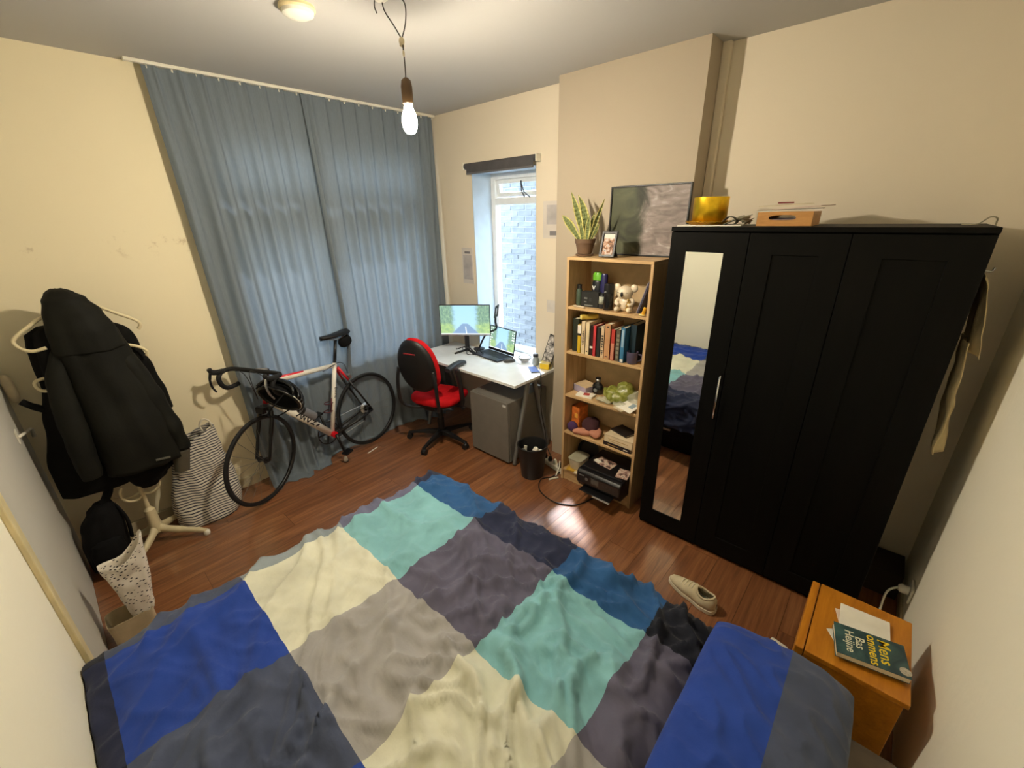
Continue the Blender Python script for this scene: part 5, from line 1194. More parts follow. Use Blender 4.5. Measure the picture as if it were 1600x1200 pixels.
# koala figurine
KO = Vector((-1.245, 2.455, S5)); CER = M('white_ceramic', (222, 206, 180), .3, spec=.6, var=.02)
ko = thing('koala_figurine', 'white ceramic koala figurine with black nose on the top bookcase shelf', 'figurine', KO); RK = rotz(.15)
kp = lambda x, y, z: KO + RK @ Vector((x, y, z))
mb = MB(); mb.ell(kp(0, .005, .048), (.048, .042, .050), RK, 20, 14, p=.9); mb.build('body', CER, ko, smooth=True)
mb = MB(); mb.ell(kp(-.008, -.008, .118), (.052, .044, .042), RK, 20, 14); mb.build('head', CER, ko, smooth=True)
for s in (-1, 1):
    MB().ell(kp(-.008 + s * .054, .004, .145), (.024, .013, .025), RK, 14, 10).build('ear', CER, ko, smooth=True)
    MB().ell(kp(s * .040, -.040, .018), (.018, .034, .0175), RK, 14, 10).build('leg', CER, ko, smooth=True)
    MB().tube(bez([kp(s * .040, -.008, .075), kp(s * .050, -.030, .058), kp(s * .030, -.048, .046)], 5), [.015] * 5 + [.013] * 6, 10).build('arm', CER, ko, smooth=True)
    MB().tube([kp(-.010 + s * .024, -.0505, .124), kp(-.010 + s * .033, -.0475, .1235)], .0018, 5).build('eye', BLACKP, ko)
MB().ell(kp(-.012, -.052, .112), (.0095, .008, .016), RK, 12, 10).build('nose', BLACKP, ko, smooth=True)
gl_ = MB(); random.seed(4)
for k in range(16): gl_.ell(kp(.030 + random.uniform(-.012, .014), -.040 + random.uniform(-.008, .006), .022 + .004 * k), (.008, .006, .007), RK, 8, 6)
gl_.build('gold_bouquet', M('gold_glitter', (196, 162, 92), .3, .9, var=.15, scale=120), ko, smooth=True)
MB().add([(-1.155, 2.44, S5), (-1.075, 2.40, S5), (-1.072, 2.44, S5 + .21), (-1.076, 2.445, S5 + .21), (-1.150, 2.56, S5), (-1.070, 2.56, S5), (-1.066, 2.56, S5 + .21), (-1.072, 2.56, S5 + .21)], [(3, 2, 1, 0), (4, 5, 6, 7), (0, 1, 5, 4), (1, 2, 6, 5), (2, 3, 7, 6), (3, 0, 4, 7)])
sl_ = thing('slate_card', 'dark blue-grey sleeve leaning on the right side of the top shelf', 'card', (-1.12, 2.49, S5))
MB().box((-1.108, 2.475, S5 + .105), (.010, .135, .205), Matrix.Rotation(.30, 3, 'Y')).build('sleeve', M('slate_blue_card', (72, 72, 92), .5, var=.1), sl_, bevel=.001)
MB().box((-1.1135, 2.4045, S5 + .105), (.004, .003, .19), Matrix.Rotation(.30, 3, 'Y')).build('edge', M('lilac_edge', (150, 144, 160), .5), sl_)
yf = thing('yellow_figure', 'tiny yellow figure on a cream foot at the shelf front by the side panel', 'figurine', (-1.095, 2.392, S5))
MB().ell((-1.098, 2.392, S5 + .007), (.020, .013, .0065), None, 14, 8).build('foot', M('cream_lid'), yf, smooth=True); MB().tube(bez([(-1.094, 2.393, S5 + .010), (-1.088, 2.393, S5 + .032), (-1.082, 2.393, S5 + .052)]), .011, 8).build('body', M('warm_yellow', (226, 170, 40), .5), yf, smooth=True)

# ------------------------------------------------------------------ second shelf: books
S4 = SH[3] + .0006; PGS = M('book_pages', (222, 210, 182), .85, var=.03)
def book(x0, x1, h, dep, col, label, marks=(), yoff=.0, lean=0, group='books standing on the second shelf'):
    w = x1 - x0; y0 = 2.385 + yoff; c = Vector(((x0 + x1) / 2, y0, S4)); R = Matrix.Rotation(lean, 3, 'Y')
    b = thing('book', label, 'book', c, group); cm = M('cover_%02x%02x%02x' % col, col, .5, var=.06)
    f = lambda x, y, z: c + R @ Vector((x, y, z))
    mb = MB(); mb.box(f(0, .002, h / 2), (w, .004, h), R); mb.box(f(-w / 2 + .0012, dep / 2, h / 2), (.0024, dep, h), R); mb.box(f(w / 2 - .0012, dep / 2, h / 2), (.0024, dep, h), R); mb.build('cover', cm, b)
    MB().box(f(0, dep / 2 + .0015, h / 2), (w - .005, dep - .008, h - .008), R).build('pages', PGS, b)
    for (a, z0, z1, mc) in marks:
        MB().box(f(a * w * .5 * 0 + 0, -.0004, h * (z0 + z1) / 2), (w * a, .0008, h * (z1 - z0)), R).build('spine_print', mc, b)
    return b
BI = M('spine_ink', (46, 40, 36), .6, var=0); WI = M('spine_white', (226, 220, 206), .6, var=0); YI = M('spine_yellow', (222, 184, 36), .6, var=0)
def bars(n, z0, z1, wv, m_): return [(wv * (0.6 + .4 * ((i * 7) % 5) / 4), z0 + (z1 - z0) * i / n, z0 + (z1 - z0) * (i + .62) / n, m_) for i in range(n)]
book(-1.603, -1.555, .232, .19, (38, 44, 34), 'thick dark green book at the left end of the second shelf', yoff=.02)
book(-1.549, -1.522, .200, .15, (214, 178, 40), 'yellow book with black and white top band on the second shelf', [(1.0, .62, .70, BI), (1.0, .70, .98, WI)])
book(-1.519, -1.487, .228, .16, (212, 190, 152), 'cream book with a long dark spine title on the second shelf', bars(9, .28, .72, .5, BI), yoff=-.002)
book(-1.486, -1.455, .226, .16, (218, 198, 158), 'plain cream book next to the titled cream one on the second shelf', [(.3, .08, .12, BI)])
book(-1.452, -1.428, .205, .15, (48, 24, 20), 'dark brown book with a small white spine label', [(1.0, .24, .31, WI)], yoff=.006)
book(-1.426, -1.403, .212, .15, (198, 58, 62), 'bright red book between dark brown and charcoal books')
book(-1.400, -1.372, .205, .15, (44, 42, 38), 'charcoal book right of the bright red one', yoff=.003)
book(-1.368, -1.342, .208, .15, (214, 186, 150), 'cream paperback with black block title left of the wide tan book', bars(5, .35, .78, .6, BI) + bars(3, .12, .28, .6, BI))
book(-1.338, -1.296, .236, .17, (190, 142, 100), 'wide tan book, tallest in the middle of the second shelf', [(.5, .06, .09, BI), (.4, .90, .94, BI)], yoff=-.004)
book(-1.291, -1.263, .208, .15, (176, 56, 46), 'rust red paperback right of the wide tan book', [(.8, .02, .55, M('spine_salmon', (196, 128, 104), .6, var=0))], yoff=-.002)
book(-1.258, -1.226, .212, .15, (86, 78, 64), 'grey brown mottled paperback beside the light blue book', bars(6, .1, .9, .7, M('spine_grey', (140, 134, 116), .6, var=0)))
book(-1.221, -1.191, .228, .16, (58, 118, 158), 'light blue book with white lower spine on the second shelf', [(.7, .02, .10, WI), (.5, .45, .95, M('spine_pale_blue', (150, 178, 196), .6, var=0))], yoff=-.006)
book(-1.184, -1.140, .245, .20, (24, 46, 58), 'tall dark teal book at the right end of the book row', yoff=.045)
yr = thing('yellow_roll', 'short yellow roll lying on top of the standing books', 'roll', (-1.50, 2.44, S4 + .238)); MB().cyl((-1.532, 2.395, S4 + .2505), (-1.462, 2.49, S4 + .2505), .0175, n=16).build('roll', M('straw_yellow', (188, 160, 60), .6), yr, smooth=True, auto=.7)
MB().cyl((-1.5335, 2.393, S4 + .2505), (-1.5315, 2.3957, S4 + .2505), .0165, n=16).build('end', M('pale_yellow', (226, 210, 120), .6), yr)
mg = thing('purple_mug', 'purple grey mug standing before the tall teal book', 'mug', (-1.135, 2.42, S4)); MB().lathe([(.030, 0), (.034, .004), (.036, .076), (.032, .076), (.030, .008), (.001, .008)], (-1.148, 2.415, S4), 24).build('body', M('purple_grey_ceramic', (88, 80, 104), .5), mg, smooth=True, auto=.8)
MB().tube(bez([(-1.116, 2.425, S4 + .062), (-1.094, 2.432, S4 + .056), (-1.092, 2.432, S4 + .028), (-1.116, 2.425, S4 + .016)]), .006, 8).build('handle', M('purple_grey_ceramic'), mg, smooth=True)
tag(MB().ell((-1.093, 2.50, S4 + .052), (.024, .03, .052), None, 12, 10, p=.8).build('brown_pouch', M('brown_leather', (88, 62, 46), .6), smooth=True), 'small brown pouch at the right end of the second shelf', 'pouch')

# ------------------------------------------------------------------ third shelf
S3 = SH[2] + .0006
wb_ = thing('low_box', 'low white box with lilac front under the black bottle on the third shelf', 'box', (-1.54, 2.50, S3)); MB().box((-1.545, 2.515, S3 + .026), (.13, .12, .050), rotz(-.25)).build('body', M('lilac_card', (160, 150, 170), .7), wb_, bevel=.002); MB().box((-1.545, 2.515, S3 + .0525), (.128, .118, .002), rotz(-.25)).build('lid', M('cream_card', (206, 182, 144), .7), wb_)
lf_ = thing('leaflet', 'white leaflet with a red print at the front of the third shelf', 'leaflet', (-1.49, 2.43, S3)); MB().box((-1.487, 2.43, S3 + .008), (.125, .075, .014), rotz(.10)).build('sheet', PAPER, lf_); MB().box((-1.480, 2.43, S3 + .0154), (.045, .04, .0006), rotz(.35)).build('print', M('red_print', (176, 60, 50), .6), lf_)
bb2 = thing('squat_bottle', 'squat black bottle with metal neck on the third shelf', 'bottle', (-1.455, 2.52, S3)); c = (-1.450, 2.530, S3); MB().lathe([(.040, 0), (.044, .006), (.044, .052), (.034, .074), (.018, .086), (.018, .092)], c, 22, None, 0, 1, .7).build('body', M('black_glass', (18, 20, 24), .15, spec=.7), bb2, smooth=True, auto=.8)
MB().lathe([(.0185, .092), (.0185, .112)], c, 18).build('neck', STEEL, bb2, smooth=True); MB().lathe([(.019, .112), (.019, .122), (.001, .123)], c, 18).build('cap', BLACKP, bb2, smooth=True, auto=.6)
MB().lathe([(.0148, 0), (.001, .0006)], (-1.452, 2.4985, S3 + .032), 14, eul(PI / 2, 0, 0)).build('emblem', GTXT, bb2)
m, t = newm('green_plastic_film'); n1 = t.noise(t.tc.outputs['Object'], 30, 4, .6); t.bsdf(t.ramp(n1, [(.35, lin((122, 128, 38))), (.65, lin((178, 182, 92)))]), .18, 0, .8, t.bump(n1, .6, .01), **{'Transmission Weight': .25}); GFILM = m
gb = MB()
for (cx, cy, cz, rx, ry, rz_) in ((-1.30, 2.49, .050, .075, .06, .050), (-1.215, 2.50, .075, .070, .065, .076), (-1.255, 2.45, .040, .07, .05, .040)): gb.ell((cx, cy, S3 + cz), (rx, ry, rz_), None, 28, 18)
gb.v = [(p[0] + .016 * nz(p[0] * 28, p[1] * 28, p[2] * 28), p[1] + .016 * nz(p[1] * 28, p[2] * 28, p[0] * 28 + 3), max(S3, p[2] + .014 * nz(p[2] * 30, p[0] * 30, 7))) for p in gb.v]
tag(gb.build('green_bag', GFILM, smooth=True), 'crumpled green plastic bag in the middle of the third shelf', 'bag')
m, t = newm('clear_film'); n1 = t.noise(t.tc.outputs['Object'], 40, 3); t.bsdf(lin((206, 204, 178)), .15, 0, .8, t.bump(n1, .5, .01), **{'Alpha': .45}); CFILM = m
cf = MB()
for (cx, cy, cz, rx, ry, rz_) in ((-1.135, 2.50, .055, .055, .06, .056), (-1.33, 2.41, .022, .06, .035, .022), (-1.21, 2.415, .020, .05, .03, .020)): cf.ell((cx, cy, S3 + cz), (rx, ry, rz_), None, 20, 14)
cf.v = [(min(-1.068, p[0] + .018 * nz(p[0] * 34, p[1] * 34, p[2] * 34)), p[1] + .016 * nz(p[1] * 34, p[2] * 34, p[0] * 34 + 3), max(S3, p[2] + .014 * nz(p[2] * 30, p[0] * 30, 7))) for p in cf.v]
tag(cf.build('clear_wrapping', CFILM, smooth=True), 'crumpled clear wrapping film around the green plastic bag', 'wrapping')
en = thing('envelopes', 'white envelope and papers leaning over the front right of the third shelf', 'papers', (-1.135, 2.41, S3)); MB().box((-1.135, 2.425, S3 + .030), (.125, .14, .004), eul(.25, .05, -.28)).build('envelope', PAPER, en); MB().box((-1.185, 2.385, S3 + .006), (.085, .05, .010), rotz(-.4)).build('note', M('cream_paper', (222, 208, 176), .8), en); MB().box((-1.113, 2.416, S3 + .0306), (.035, .05, .001), eul(.25, .05, -.28)).build('print', M('blue_print', (140, 160, 170), .6), en)

# ------------------------------------------------------------------ fourth shelf
S2 = SH[1] + .0006
ob_ = thing('orange_box', 'small orange box standing at the back left of the fourth shelf', 'box', (-1.575, 2.53, S2)); MB().box((-1.568, 2.49, S2 + .095), (.075, .10, .188), rotz(-.15)).build('carton', M('orange_card', (206, 112, 44), .6, var=.15, scale=24), ob_, bevel=.002)
MB().box((-1.566, 2.437, S2 + .12), (.03, .002, .035), rotz(-.15)).build('print', M('amber_print', (230, 170, 70), .6), ob_)
pb = MB().ell((-1.575, 2.405, S2 + .040), (.042, .034, .040), None, 24, 16); pb.v = [(p[0] + .004 * nz(p[0] * 50, p[1] * 50, p[2] * 50), p[1], max(S2, p[2])) for p in pb.v]
tag(pb.build('purple_yarn', M('purple_wool', (70, 42, 84), .9, bump=.6, bscale=160), smooth=True), 'purple ball of yarn at the left of the fourth shelf', 'yarn')
kn = thing('knitted_bundle', 'plum and pink folded knitted bundle on the fourth shelf', 'knitting', (-1.46, 2.46, S2))
for (cx, cy, cz, rx, ry, rz_, mm) in ((-1.465, 2.49, .055, .065, .075, .055, M('plum_wool', (66, 34, 40), .9, bump=.6, bscale=160)), (-1.480, 2.415, .022, .085, .040, .022, M('pink_wool', (190, 130, 106), .9, bump=.6, bscale=160)), (-1.405, 2.455, .026, .045, .075, .026, M('pink_wool'))):
    q = MB().ell((cx, cy, S2 + cz), (rx, ry, rz_), rotz(.5), 26, 14, p=.85); q.v = [(p[0] + .014 * nz(p[0] * 30, p[1] * 30, p[2] * 20), p[1] + .010 * nz(p[1] * 30, p[2] * 30, 4), max(S2, p[2] + .012 * nz(p[0] * 26, p[1] * 26, 9))) for p in q.v]; q.build('fold', mm, kn, smooth=True)
def flatbook(c, d, rz, zb, col, label, sp):
    b = thing('book', label, 'book', (c[0], c[1], zb), 'books lying on the fourth shelf'); R = rotz(rz); f = lambda x, y, z: Vector((c[0], c[1], zb)) + R @ Vector((x, y, z)); w, l, h = d; cm = M('cover_%02x%02x%02x' % col, col, .5, var=.06)
    mb = MB(); mb.box(f(0, 0, .0015), (w, l, .003), R); mb.box(f(0, 0, h - .0015), (w, l, .003), R); mb.box(f(0, -l / 2 + .0015, h / 2), (w, .003, h), R); mb.build('cover', cm, b)
    MB().box(f(0, .002, h / 2), (w - .008, l - .008, h - .007), R).build('pages', PGS, b); 
    for (x, z, ww, hh, mm) in sp: MB().box(f(x, -l / 2 - .0004, z), (ww, .0008, hh), R).build('spine_print', mm, b)
flatbook((-1.185, 2.455), (.215, .15, .028), -.04, S2, (34, 22, 26), 'thin dark book at the bottom of the lying pile, fourth shelf', [(.07, .014, .03, .008, WI), (-.03, .014, .08, .005, M('spine_gold', (176, 140, 80), .6, var=0))])
flatbook((-1.180, 2.460), (.215, .155, .0545), -.02, S2 + .0285, (222, 204, 170), 'thick cream book in the middle of the lying pile, fourth shelf', [(.0, .028, .15, .004, M('spine_gold')), (-.02, .014, .10, .003, M('spine_gold'))])
flatbook((-1.195, 2.495), (.15, .11, .014), -.30, S2 + .0835, (30, 24, 22), 'black covered book on top of the lying pile, fourth shelf', [])

# ------------------------------------------------------------------ bottom shelf
S1 = SH[0] + .0006
ybx = tag(MB().box((-1.545, 2.43, S1 + .006), (.115, .12, .011), rotz(.2)).build('yellow_notebook', M('mustard_card', (190, 150, 50), .6), bevel=.002), 'flat yellow notebook under the clear food container, bottom shelf', 'notebook')
fcn = thing('food_container', 'white plastic food container with clear lid on the bottom shelf', 'container', (-1.53, 2.46, S1 + .012)); P = []
for z, k in ((.0, .82), (.004, .85), (.075, 1.0), (.085, 1.04)): P.append([(-1.535 + a * .058 * k, 2.455 + b * .075 * k, S1 + .0125 + z) for a, b in superell(1, 1, 32, 5)])
mb = MB().grid(P, wrap=True); mb.f.append(tuple(reversed(range(32)))); mb.mi.append(0); mb.build('tub', M('milky_plastic', (212, 204, 182), .35, spec=.6), fcn, smooth=True, auto=.9); MB().prism(superell(.062, .079, 32, 5, -1.535, 2.455), S1 + .0985, S1 + .105).build('lid', M('clear_lid', (176, 172, 148), .2, spec=.7), fcn, bevel=.002)
pn = thing('frying_pan', 'dark pan standing behind the food container on the bottom shelf', 'pan', (-1.555, 2.58, S1)); MB().lathe([(.075, 0), (.088, .03), (.092, .034), (.088, .034), (.074, .006), (.001, .006)], (-1.525, 2.597, S1 + .10), 28, eul(1.25, 0, .1)).build('pan', M('dark_pan', (36, 30, 26), .4, .4), pn, smooth=True, auto=.8)
tag(MB().ell((-1.485, 2.375, S1 + .012), (.035, .020, .0115), rotz(.4), 16, 10, p=.8).build('folded_cloth', M('cream_cotton'), smooth=True), 'small folded cream cloth at the front edge of the bottom shelf', 'cloth')
pr = thing('printer', 'black multifunction printer sticking out of the bottom bookcase shelf', 'printer', (-1.24, 2.36, S1)); PRB = M('printer_black', (22, 21, 23), .32, var=.06)
PX0, PX1, PY0, PY1 = -1.418, -1.068, 2.245, 2.600
mb = MB(); pro = [(PY0 + .03, 0), (PY1, 0), (PY1, .145), (PY0 + .02, .145), (PY0, .125), (PY0, .05)]; mb.prism(pro, PX0, PX1, Matrix(((0, 0, 1), (1, 0, 0), (0, 1, 0))), (0, 0, S1)); mb.build('body', PRB, pr, bevel=.010, seg=3)
MB().bb(PX0 + .012, PX1 - .012, PY0 + .05, PY1 - .01, S1 + .1455, S1 + .158).build('scanner_lid', PRB, pr, bevel=.006, seg=2)
RT = Matrix.Rotation(0, 3, 'X'); MB().bb(PX0 + .125, PX0 + .185, PY0 - .002, PY0 + .001, S1 + .070, S1 + .112).build('display', M('grey_display', (74, 76, 74), .25), pr)
MB().lathe([(.012, 0), (.012, .003), (.001, .0035)], (PX0 + .085, PY0 + .0005, S1 + .088), 16, eul(PI / 2, 0, 0)).build('button', M('button_grey', (104, 106, 106), .4), pr)
MB().bb(PX0 + .02, PX0 + .062, PY0 - .0012, PY0 + .001, S1 + .104, S1 + .112).build('badge', GTXT, pr)
for k in range(4): MB().bb(PX0 + .215 + k * .026, PX0 + .231 + k * .026, PY0 - .0015, PY0 + .001, S1 + .085, S1 + .095).build('button', DARKP, pr)
MB().bb(PX0 + .05, PX1 - .05, PY0 - .045, PY0 + .06, S1 - .022 + .03, S1 + .034 - .02).build('paper_tray', PRB, pr, bevel=.003); MB().bb(PX0 + .17, PX1 - .045, PY0 - .058, PY0 - .046, S1 + .006, S1 + .012).build('tray_edge', M('pale_tray_edge', (150, 146, 142), .4), pr)
SP_ = S1 + .1585
def photo(c, s, rz, label, mat, z): 
    tag(MB().box((c[0], c[1], z + .001), (s[0], s[1], .0016), rotz(rz)).build('photo_print', mat), label, 'photo')
m, t = newm('warm_snapshot'); t.bsdf(t.ramp(t.noise(t.tc.outputs['Object'], 30, 4, .65), [(.38, lin((40, 34, 34))), (.48, lin((180, 140, 126))), (.58, lin((228, 214, 196))), (.70, lin((120, 112, 108)))]), .35); SNAP2 = m
photo((-1.285, 2.425), (.15, .10), -.12, 'glossy photo print lying in the middle of the printer lid', SNAP2, SP_); photo((-1.115, 2.375), (.085, .12), .2, 'glossy photo print at the right edge of the printer lid', SNAP2, SP_)
tag(MB().box((-1.34, 2.405, SP_ + .0045), (.055, .035, .006), rotz(-.3)).build('crumpled_note', PAPER, bevel=.002), 'small white crumpled note on the left of the printer lid', 'paper')

# ------------------------------------------------------------------ on top of the wardrobe
ZT = WZ + .0008
GOLD = M('polished_gold', (246, 200, 52), .30, 1, var=.06, scale=30)
m, t = newm('gold_ruffled'); t.bsdf(lin((206, 158, 40)), .25, 1, .5, t.bump(t.noise(t.tc.outputs['Object'], 120, 2), .8, .01)); GOLDR = m
tag(MB().box((-.80, 2.485, ZT + .0025), (.30, .24, .005), rotz(.15)).build('paper_sheets', PAPER), 'white paper sheets lying under the gold tray on the wardrobe', 'paper')
gt = thing('gold_tray', 'round gold tray with ruffled rim under the shiny gold pot', 'tray', (-.825, 2.50, ZT + .0055)); P = []
prof = [(.001, .006), (.085, .006), (.105, .016), (.116, .018), (.116, .015), (.105, .012), (.088, .0), (.001, .0)]
mb = MB(); mb.lathe(prof, (-.825, 2.50, ZT + .0055), 64); mb.v = [(p[0], p[1], p[2] + (.003 * math.sin(40 * math.atan2(p[1] - 2.50, p[0] + .825)) if math.hypot(p[0] + .825, p[1] - 2.5) > .10 else 0)) for p in mb.v]; mb.build('tray', GOLDR, gt, smooth=True)
gp = thing('gold_pot', 'shiny gold cylinder pot on the left end of the wardrobe top', 'pot', (-.825, 2.50, ZT + .012)); MB().lathe([(.082, 0), (.086, .004), (.0865, .128), (.0835, .128), (.080, .008), (.001, .008)], (-.825, 2.50, ZT + .0122), 48).build('body', GOLD, gp, smooth=True, auto=.8)
gw = MB()
for k in range(5):
    a = k * .35; q = bez([(-.72 + .015 * k, 2.42 + .02 * k, ZT + .008 + .01 * k), (-.67 + .01 * k, 2.44, ZT + .030 + .012 * math.sin(k)), (-.62, 2.45 + .02 * k, ZT + .018 + .016 * (k % 3))], 5); gw.grid([[p + Vector((0, -.018, -.004 * k)), p, p + Vector((.003, .02, .006 * (k % 2)))] for p in q])
gw.v = [(p[0], p[1], max(p[2], ZT + .002)) for p in gw.v]
tag(gw.build('grey_wrapping', M('grey_green_paper', (150, 146, 126), .6, var=.1), smooth=True, solid=.002), 'crumpled grey-green wrapping paper between gold pot and wooden box', 'wrapping')
mb = MB(); q = bez([(-.735, 2.42, ZT + .02), (-.70, 2.40, ZT + .045), (-.665, 2.40, ZT + .030), (-.675, 2.42, ZT + .010), (-.72, 2.43, ZT + .006)], 5); mb.grid([[p, p + Vector((0, .05, 0))] for p in q])
tag(mb.build('dark_ribbon', M('dark_green_ribbon', (72, 70, 56), .6), smooth=True, solid=.002), 'loop of dark ribbon right of the gold pot', 'ribbon')
wbx = thing('wooden_box', 'low wooden box with oval hand holes, filled with papers, on the wardrobe', 'box', (-.455, 2.50, ZT)); bx0, bx1, by0, by1, bz = -.570, -.345, 2.405, 2.62, .062
RW_ = .0; n_ = 32
def rectpts(x0, x1, z0, z1, n):
    out = []; 
    for k in range(n):
        w = 2 * PI * k / n; c_, s_ = math.cos(w), math.sin(w); m_ = max(abs(c_), abs(s_)); out.append(((x0 + x1) / 2 + (x1 - x0) / 2 * c_ / m_, (z0 + z1) / 2 + (z1 - z0) / 2 * s_ / m_))
    return out
Rb = rotz(.0); 
for yy in (by0, by1 - .008):
    fb = lambda u, v, d: Vector((u, yy + d, ZT + v)); MB().ring(rectpts(bx0, bx1, 0, bz, n_), superell(.056, .012, n_, 2.6, (bx0 + bx1) / 2 - .008, .036), 0, .008, fb).build('end_panel', BOXW, wbx)
for xx in (bx0, bx1 - .008): MB().bb(xx, xx + .008, by0 + .0082, by1 - .0082, ZT, ZT + bz).build('side_panel', BOXW, wbx)
MB().bb(bx0 + .0082, bx1 - .0082, by0 + .0082, by1 - .0082, ZT, ZT + .006).build('base', BOXW, wbx)
for k, (dx, dy, z, rz, mm, w, l, tl) in enumerate(((0, .0, .030, .03, M('lilac_grey_paper', (150, 140, 150), .7), .19, .18, .0), (.0, .01, .070, .10, PAPER, .26, .22, .03), (.05, .0, .080, -.15, M('pale_pink_card', (206, 178, 160), .7), .20, .20, .06), (-.03, .02, .092, .25, M('cream_paper', (222, 208, 176), .8), .22, .15, .04))):
    tag(MB().box(((bx0 + bx1) / 2 + dx, (by0 + by1) / 2 + dy, ZT + z), (w if k else .19, l if k else .18, .003), eul(.02, -tl, rz)).build('paper_sheet', mm, solid=0), ['lilac-grey paper inside the wooden box, seen through its hand hole', 'white paper lying across the wooden box on the wardrobe', 'pinkish card tilted on the papers of the wooden box', 'cream sheet, topmost on the wooden box on the wardrobe'][k], 'paper')
tag(MB().box((-.475, 2.475, ZT + .1015), (.065, .05, .006), rotz(.2)).build('red_card', M('dark_red_card', (120, 44, 40), .6), bevel=.001), 'small dark red card on top of the box papers', 'card')
tag(MB().tube(bez([(.14, 2.50, ZT + .004), (.18, 2.46, ZT + .006), (.205, 2.44, ZT + .030), (.225, 2.45, ZT + .026), (.232, 2.50, ZT + .004), (.239, 2.53, ZT - .10), (.2395, 2.55, ZT - .3)]), .0028, 6).build('thin_cable', M('grey_cable', (150, 142, 116), .6), smooth=True), 'thin pale cable looping over the far corner of the wardrobe top', 'cable')

# cloth hanging on the wardrobe side
CL_ = M('ecru_linen', (206, 188, 146), .9, var=.06, bump=.3, bscale=200)
def hang(pts_fn, name, label, grp=None):
    P = [[pts_fn(i / 26, j / 18) for j in range(19)] for i in range(27)]
    return tag(MB().grid(P).build(name, CL_, smooth=True, solid=.003), label, 'cloth', grp)
def f1(w, u):
    z = 1.72 - .30 * w; y = 2.36 + .20 * u; x = .244 + .066 * w ** .7 * (1 - u * .5) * (.8 + .2 * math.sin(u * 9 + 1)) + .006 * nz(u * 5, w * 5, 3)
    return (max(x, .2365), y - .03 * w, z + .012 * math.sin(u * 5))
def f2(w, u):
    z = 1.475 - .49 * w; y = 2.345 + .22 * u; x = .262 + .016 * math.sin(u * 12 + w * 3 + 1.2) * (.4 + .6 * w) + .044 * w + .012 * nz(u * 4, w * 6, 8)
    return (max(x, .2365), y, z + .01 * nz(u * 6, 2, 2))
hang(f1, 'hanging_cloth', 'upper ecru linen cloth hanging on the far side of the black wardrobe')
hang(f2, 'hanging_cloth', 'lower longer ecru linen cloth hanging on the far side of the black wardrobe')
hk_ = thing('side_hook', 'small metal hook on the wardrobe side holding the ecru cloth', 'hook', (.24, 2.45, 1.73)); MB().tube(bez([(.2345, 2.46, 1.74), (.262, 2.46, 1.735), (.270, 2.46, 1.75)]), .004, 6).build('hook', STEEL, hk_, smooth=True)

# ------------------------------------------------------------------ on and behind the nightstand
NZT = NZ + .0006
tag(MB().prism([(.112, 1.612), (.150, 1.555), (.20, 1.585), (.165, 1.65)], NZT, NZT + .002).build('paper_sheet', PAPER), 'white paper corner sticking out under the blue book', 'paper')
tag(MB().prism([(.124, 1.735), (.146, 1.660), (.27, 1.655), (.25, 1.762)], NZT + .0021, NZT + .0055).build('paper_sheet', M('pale_pink_sheet', (226, 206, 190), .8)), 'pale pinkish sheet just under the white booklet on the nightstand', 'paper')
wbk = thing('white_booklet', 'white booklet lying behind the blue book on the nightstand', 'booklet', (.21, 1.71, NZT + .006)); MB().prism([(.137, 1.770), (.286, 1.782), (.294, 1.640), (.146, 1.628)], NZT + .006, NZT + .013).build('pages', PAPER, wbk, bevel=.001)
MB().prism([(.262, 1.676), (.284, 1.678), (.285, 1.668), (.263, 1.666)], NZT + .0131, NZT + .0135).build('print', GTXT, wbk)
pbk = thing('paperback', 'dark teal paperback with yellow and white title on the nightstand', 'book', (.235, 1.575, NZT + .0137))
A = Vector((.125, 1.628, NZT + .0137)); Bv = Vector((.149, 1.492, NZT + .0137)); Cv = Vector((.346, 1.534, NZT + .0137)); Dv = A + (Cv - Bv)
h_ = .020; U3 = Vector((0, 0, h_)); m, t = newm('teal_cover'); n1 = t.noise(t.tc.outputs['Object'], 7, 4, .6, 1.0); t.bsdf(t.ramp(n1, [(.34, lin((24, 44, 54))), (.66, lin((74, 106, 104)))]), .28, 0, .5); TEALC = m
def hexa(mb, q0, dz): 
    mb.add([tuple(p) for p in q0] + [tuple(Vector(p) + Vector((0, 0, dz))) for p in q0], [(3, 2, 1, 0), (4, 5, 6, 7), (0, 1, 5, 4), (1, 2, 6, 5), (2, 3, 7, 6), (3, 0, 4, 7)]); return mb
mb = hexa(MB(), [A, Bv, Cv, Dv], .0012); hexa(mb, [p + Vector((0, 0, h_)) for p in (A, Bv, Cv, Dv)], .0012)
sp0 = (A - Dv).normalized() * 0; mb.build('cover', TEALC, pbk)
cc = (A + Bv + Cv + Dv) / 4; hexa(MB(), [cc + (p - cc) * .975 + Vector((0, 0, .0013)) for p in (A, Bv, Cv, Dv)], h_ - .0015).build('pages', PGS, pbk)
tx = (Bv - A).normalized(); ty = (Cv - Bv).normalized(); zt = h_ + .0014
TY = M('title_yellow', (238, 206, 40), .5, var=0); TW = M('title_white', (226, 224, 196), .5, var=0)
o0 = A + Vector((0, 0, zt))
L_ = (Cv - Bv).length; W_ = (Bv - A).length
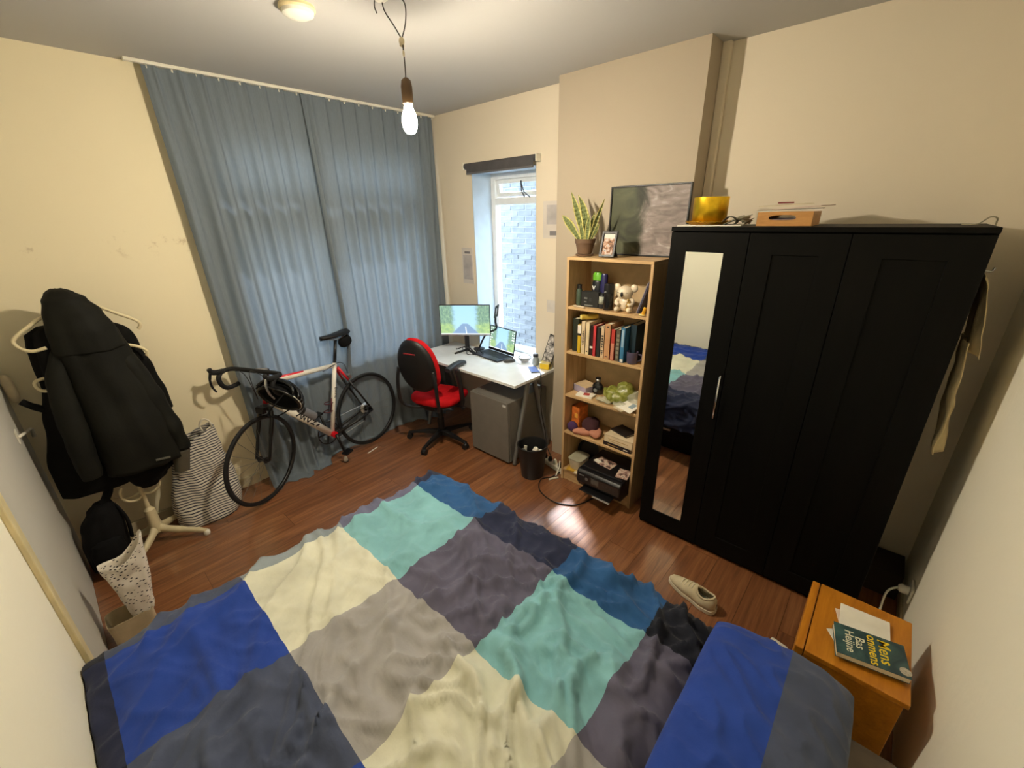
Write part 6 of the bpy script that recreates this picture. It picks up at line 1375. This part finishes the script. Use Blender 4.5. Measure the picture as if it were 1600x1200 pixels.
lettering('Mens', .050, o0 + tx * .012 + ty * (L_ * .625), tx, ty, TY, pbk, .0003, .0003, .98)
lettering('onmens', .042, o0 + tx * .008 + ty * (L_ * .475), tx, ty, TY, pbk, .0003, .0003, .95)
lettering('Bas', .039, o0 + tx * .036 + ty * (L_ * .300), tx, ty, TW, pbk, .0002, .0003, .98)
lettering('Heijne', .039, o0 + tx * .020 + ty * (L_ * .155), tx, ty, TW, pbk, .0002, .0003, .95)
MB().lathe([(.016, .0), (.016, .0006), (.001, .0006)], cc + tx * .045 + ty * .088 + Vector((0, 0, zt - .0002)), 24).build('seal', M('pale_seal', (176, 168, 150), .5, var=.12, scale=200), pbk)
sk = thing('wall_socket', 'pale wall socket with white plug low in the corner behind the nightstand', 'socket', (XR, 2.46, .30))
MB().bb(XR - .012, XR - .0005, 2.40, 2.49, .16, .25).build('plate', WPLAST, sk, bevel=.004); MB().lathe([(.022, 0), (.022, .03), (.014, .04)], (XR - .0125, 2.445, .205), 16, eul(0, -PI / 2, 0)).build('plug', WPLAST, sk, smooth=True, auto=.7)
tag(MB().tube(bez([(XR - .05, 2.445, .205), (XR - .09, 2.40, .17), (XR - .10, 2.25, .06), (XR - .12, 2.05, .02), (XR - .11, 1.95, .012)]), .005, 6).build('white_cable', WPLAST, smooth=True), 'white cable running from the corner socket down behind the nightstand', 'cable')
pbg = MB().ell((.345, 2.13, .075), (.055, .085, .075), None, 22, 14); pbg.v = [(min(.405, p[0] + .02 * nz(p[0] * 22, p[1] * 22, p[2] * 22)), p[1] + .02 * nz(p[1] * 22, p[2] * 22, 5), max(.001, p[2] + .016 * nz(p[0] * 22, p[1] * 20, 8))) for p in pbg.v]
tag(pbg.build('white_plastic_bag', M('pale_plastic_bag', (198, 190, 166), .4, var=.06), smooth=True), 'crumpled pale plastic bag on the floor between nightstand and wardrobe', 'bag')
tag(MB().bb(.245, .40, 2.60, 2.80, .001, .16).build('dark_carton', M('dark_brown_card', (44, 36, 26), .8), bevel=.003), 'dark carton on the floor in the gap behind the wardrobe', 'box')
bpy.context.view_layer.update()
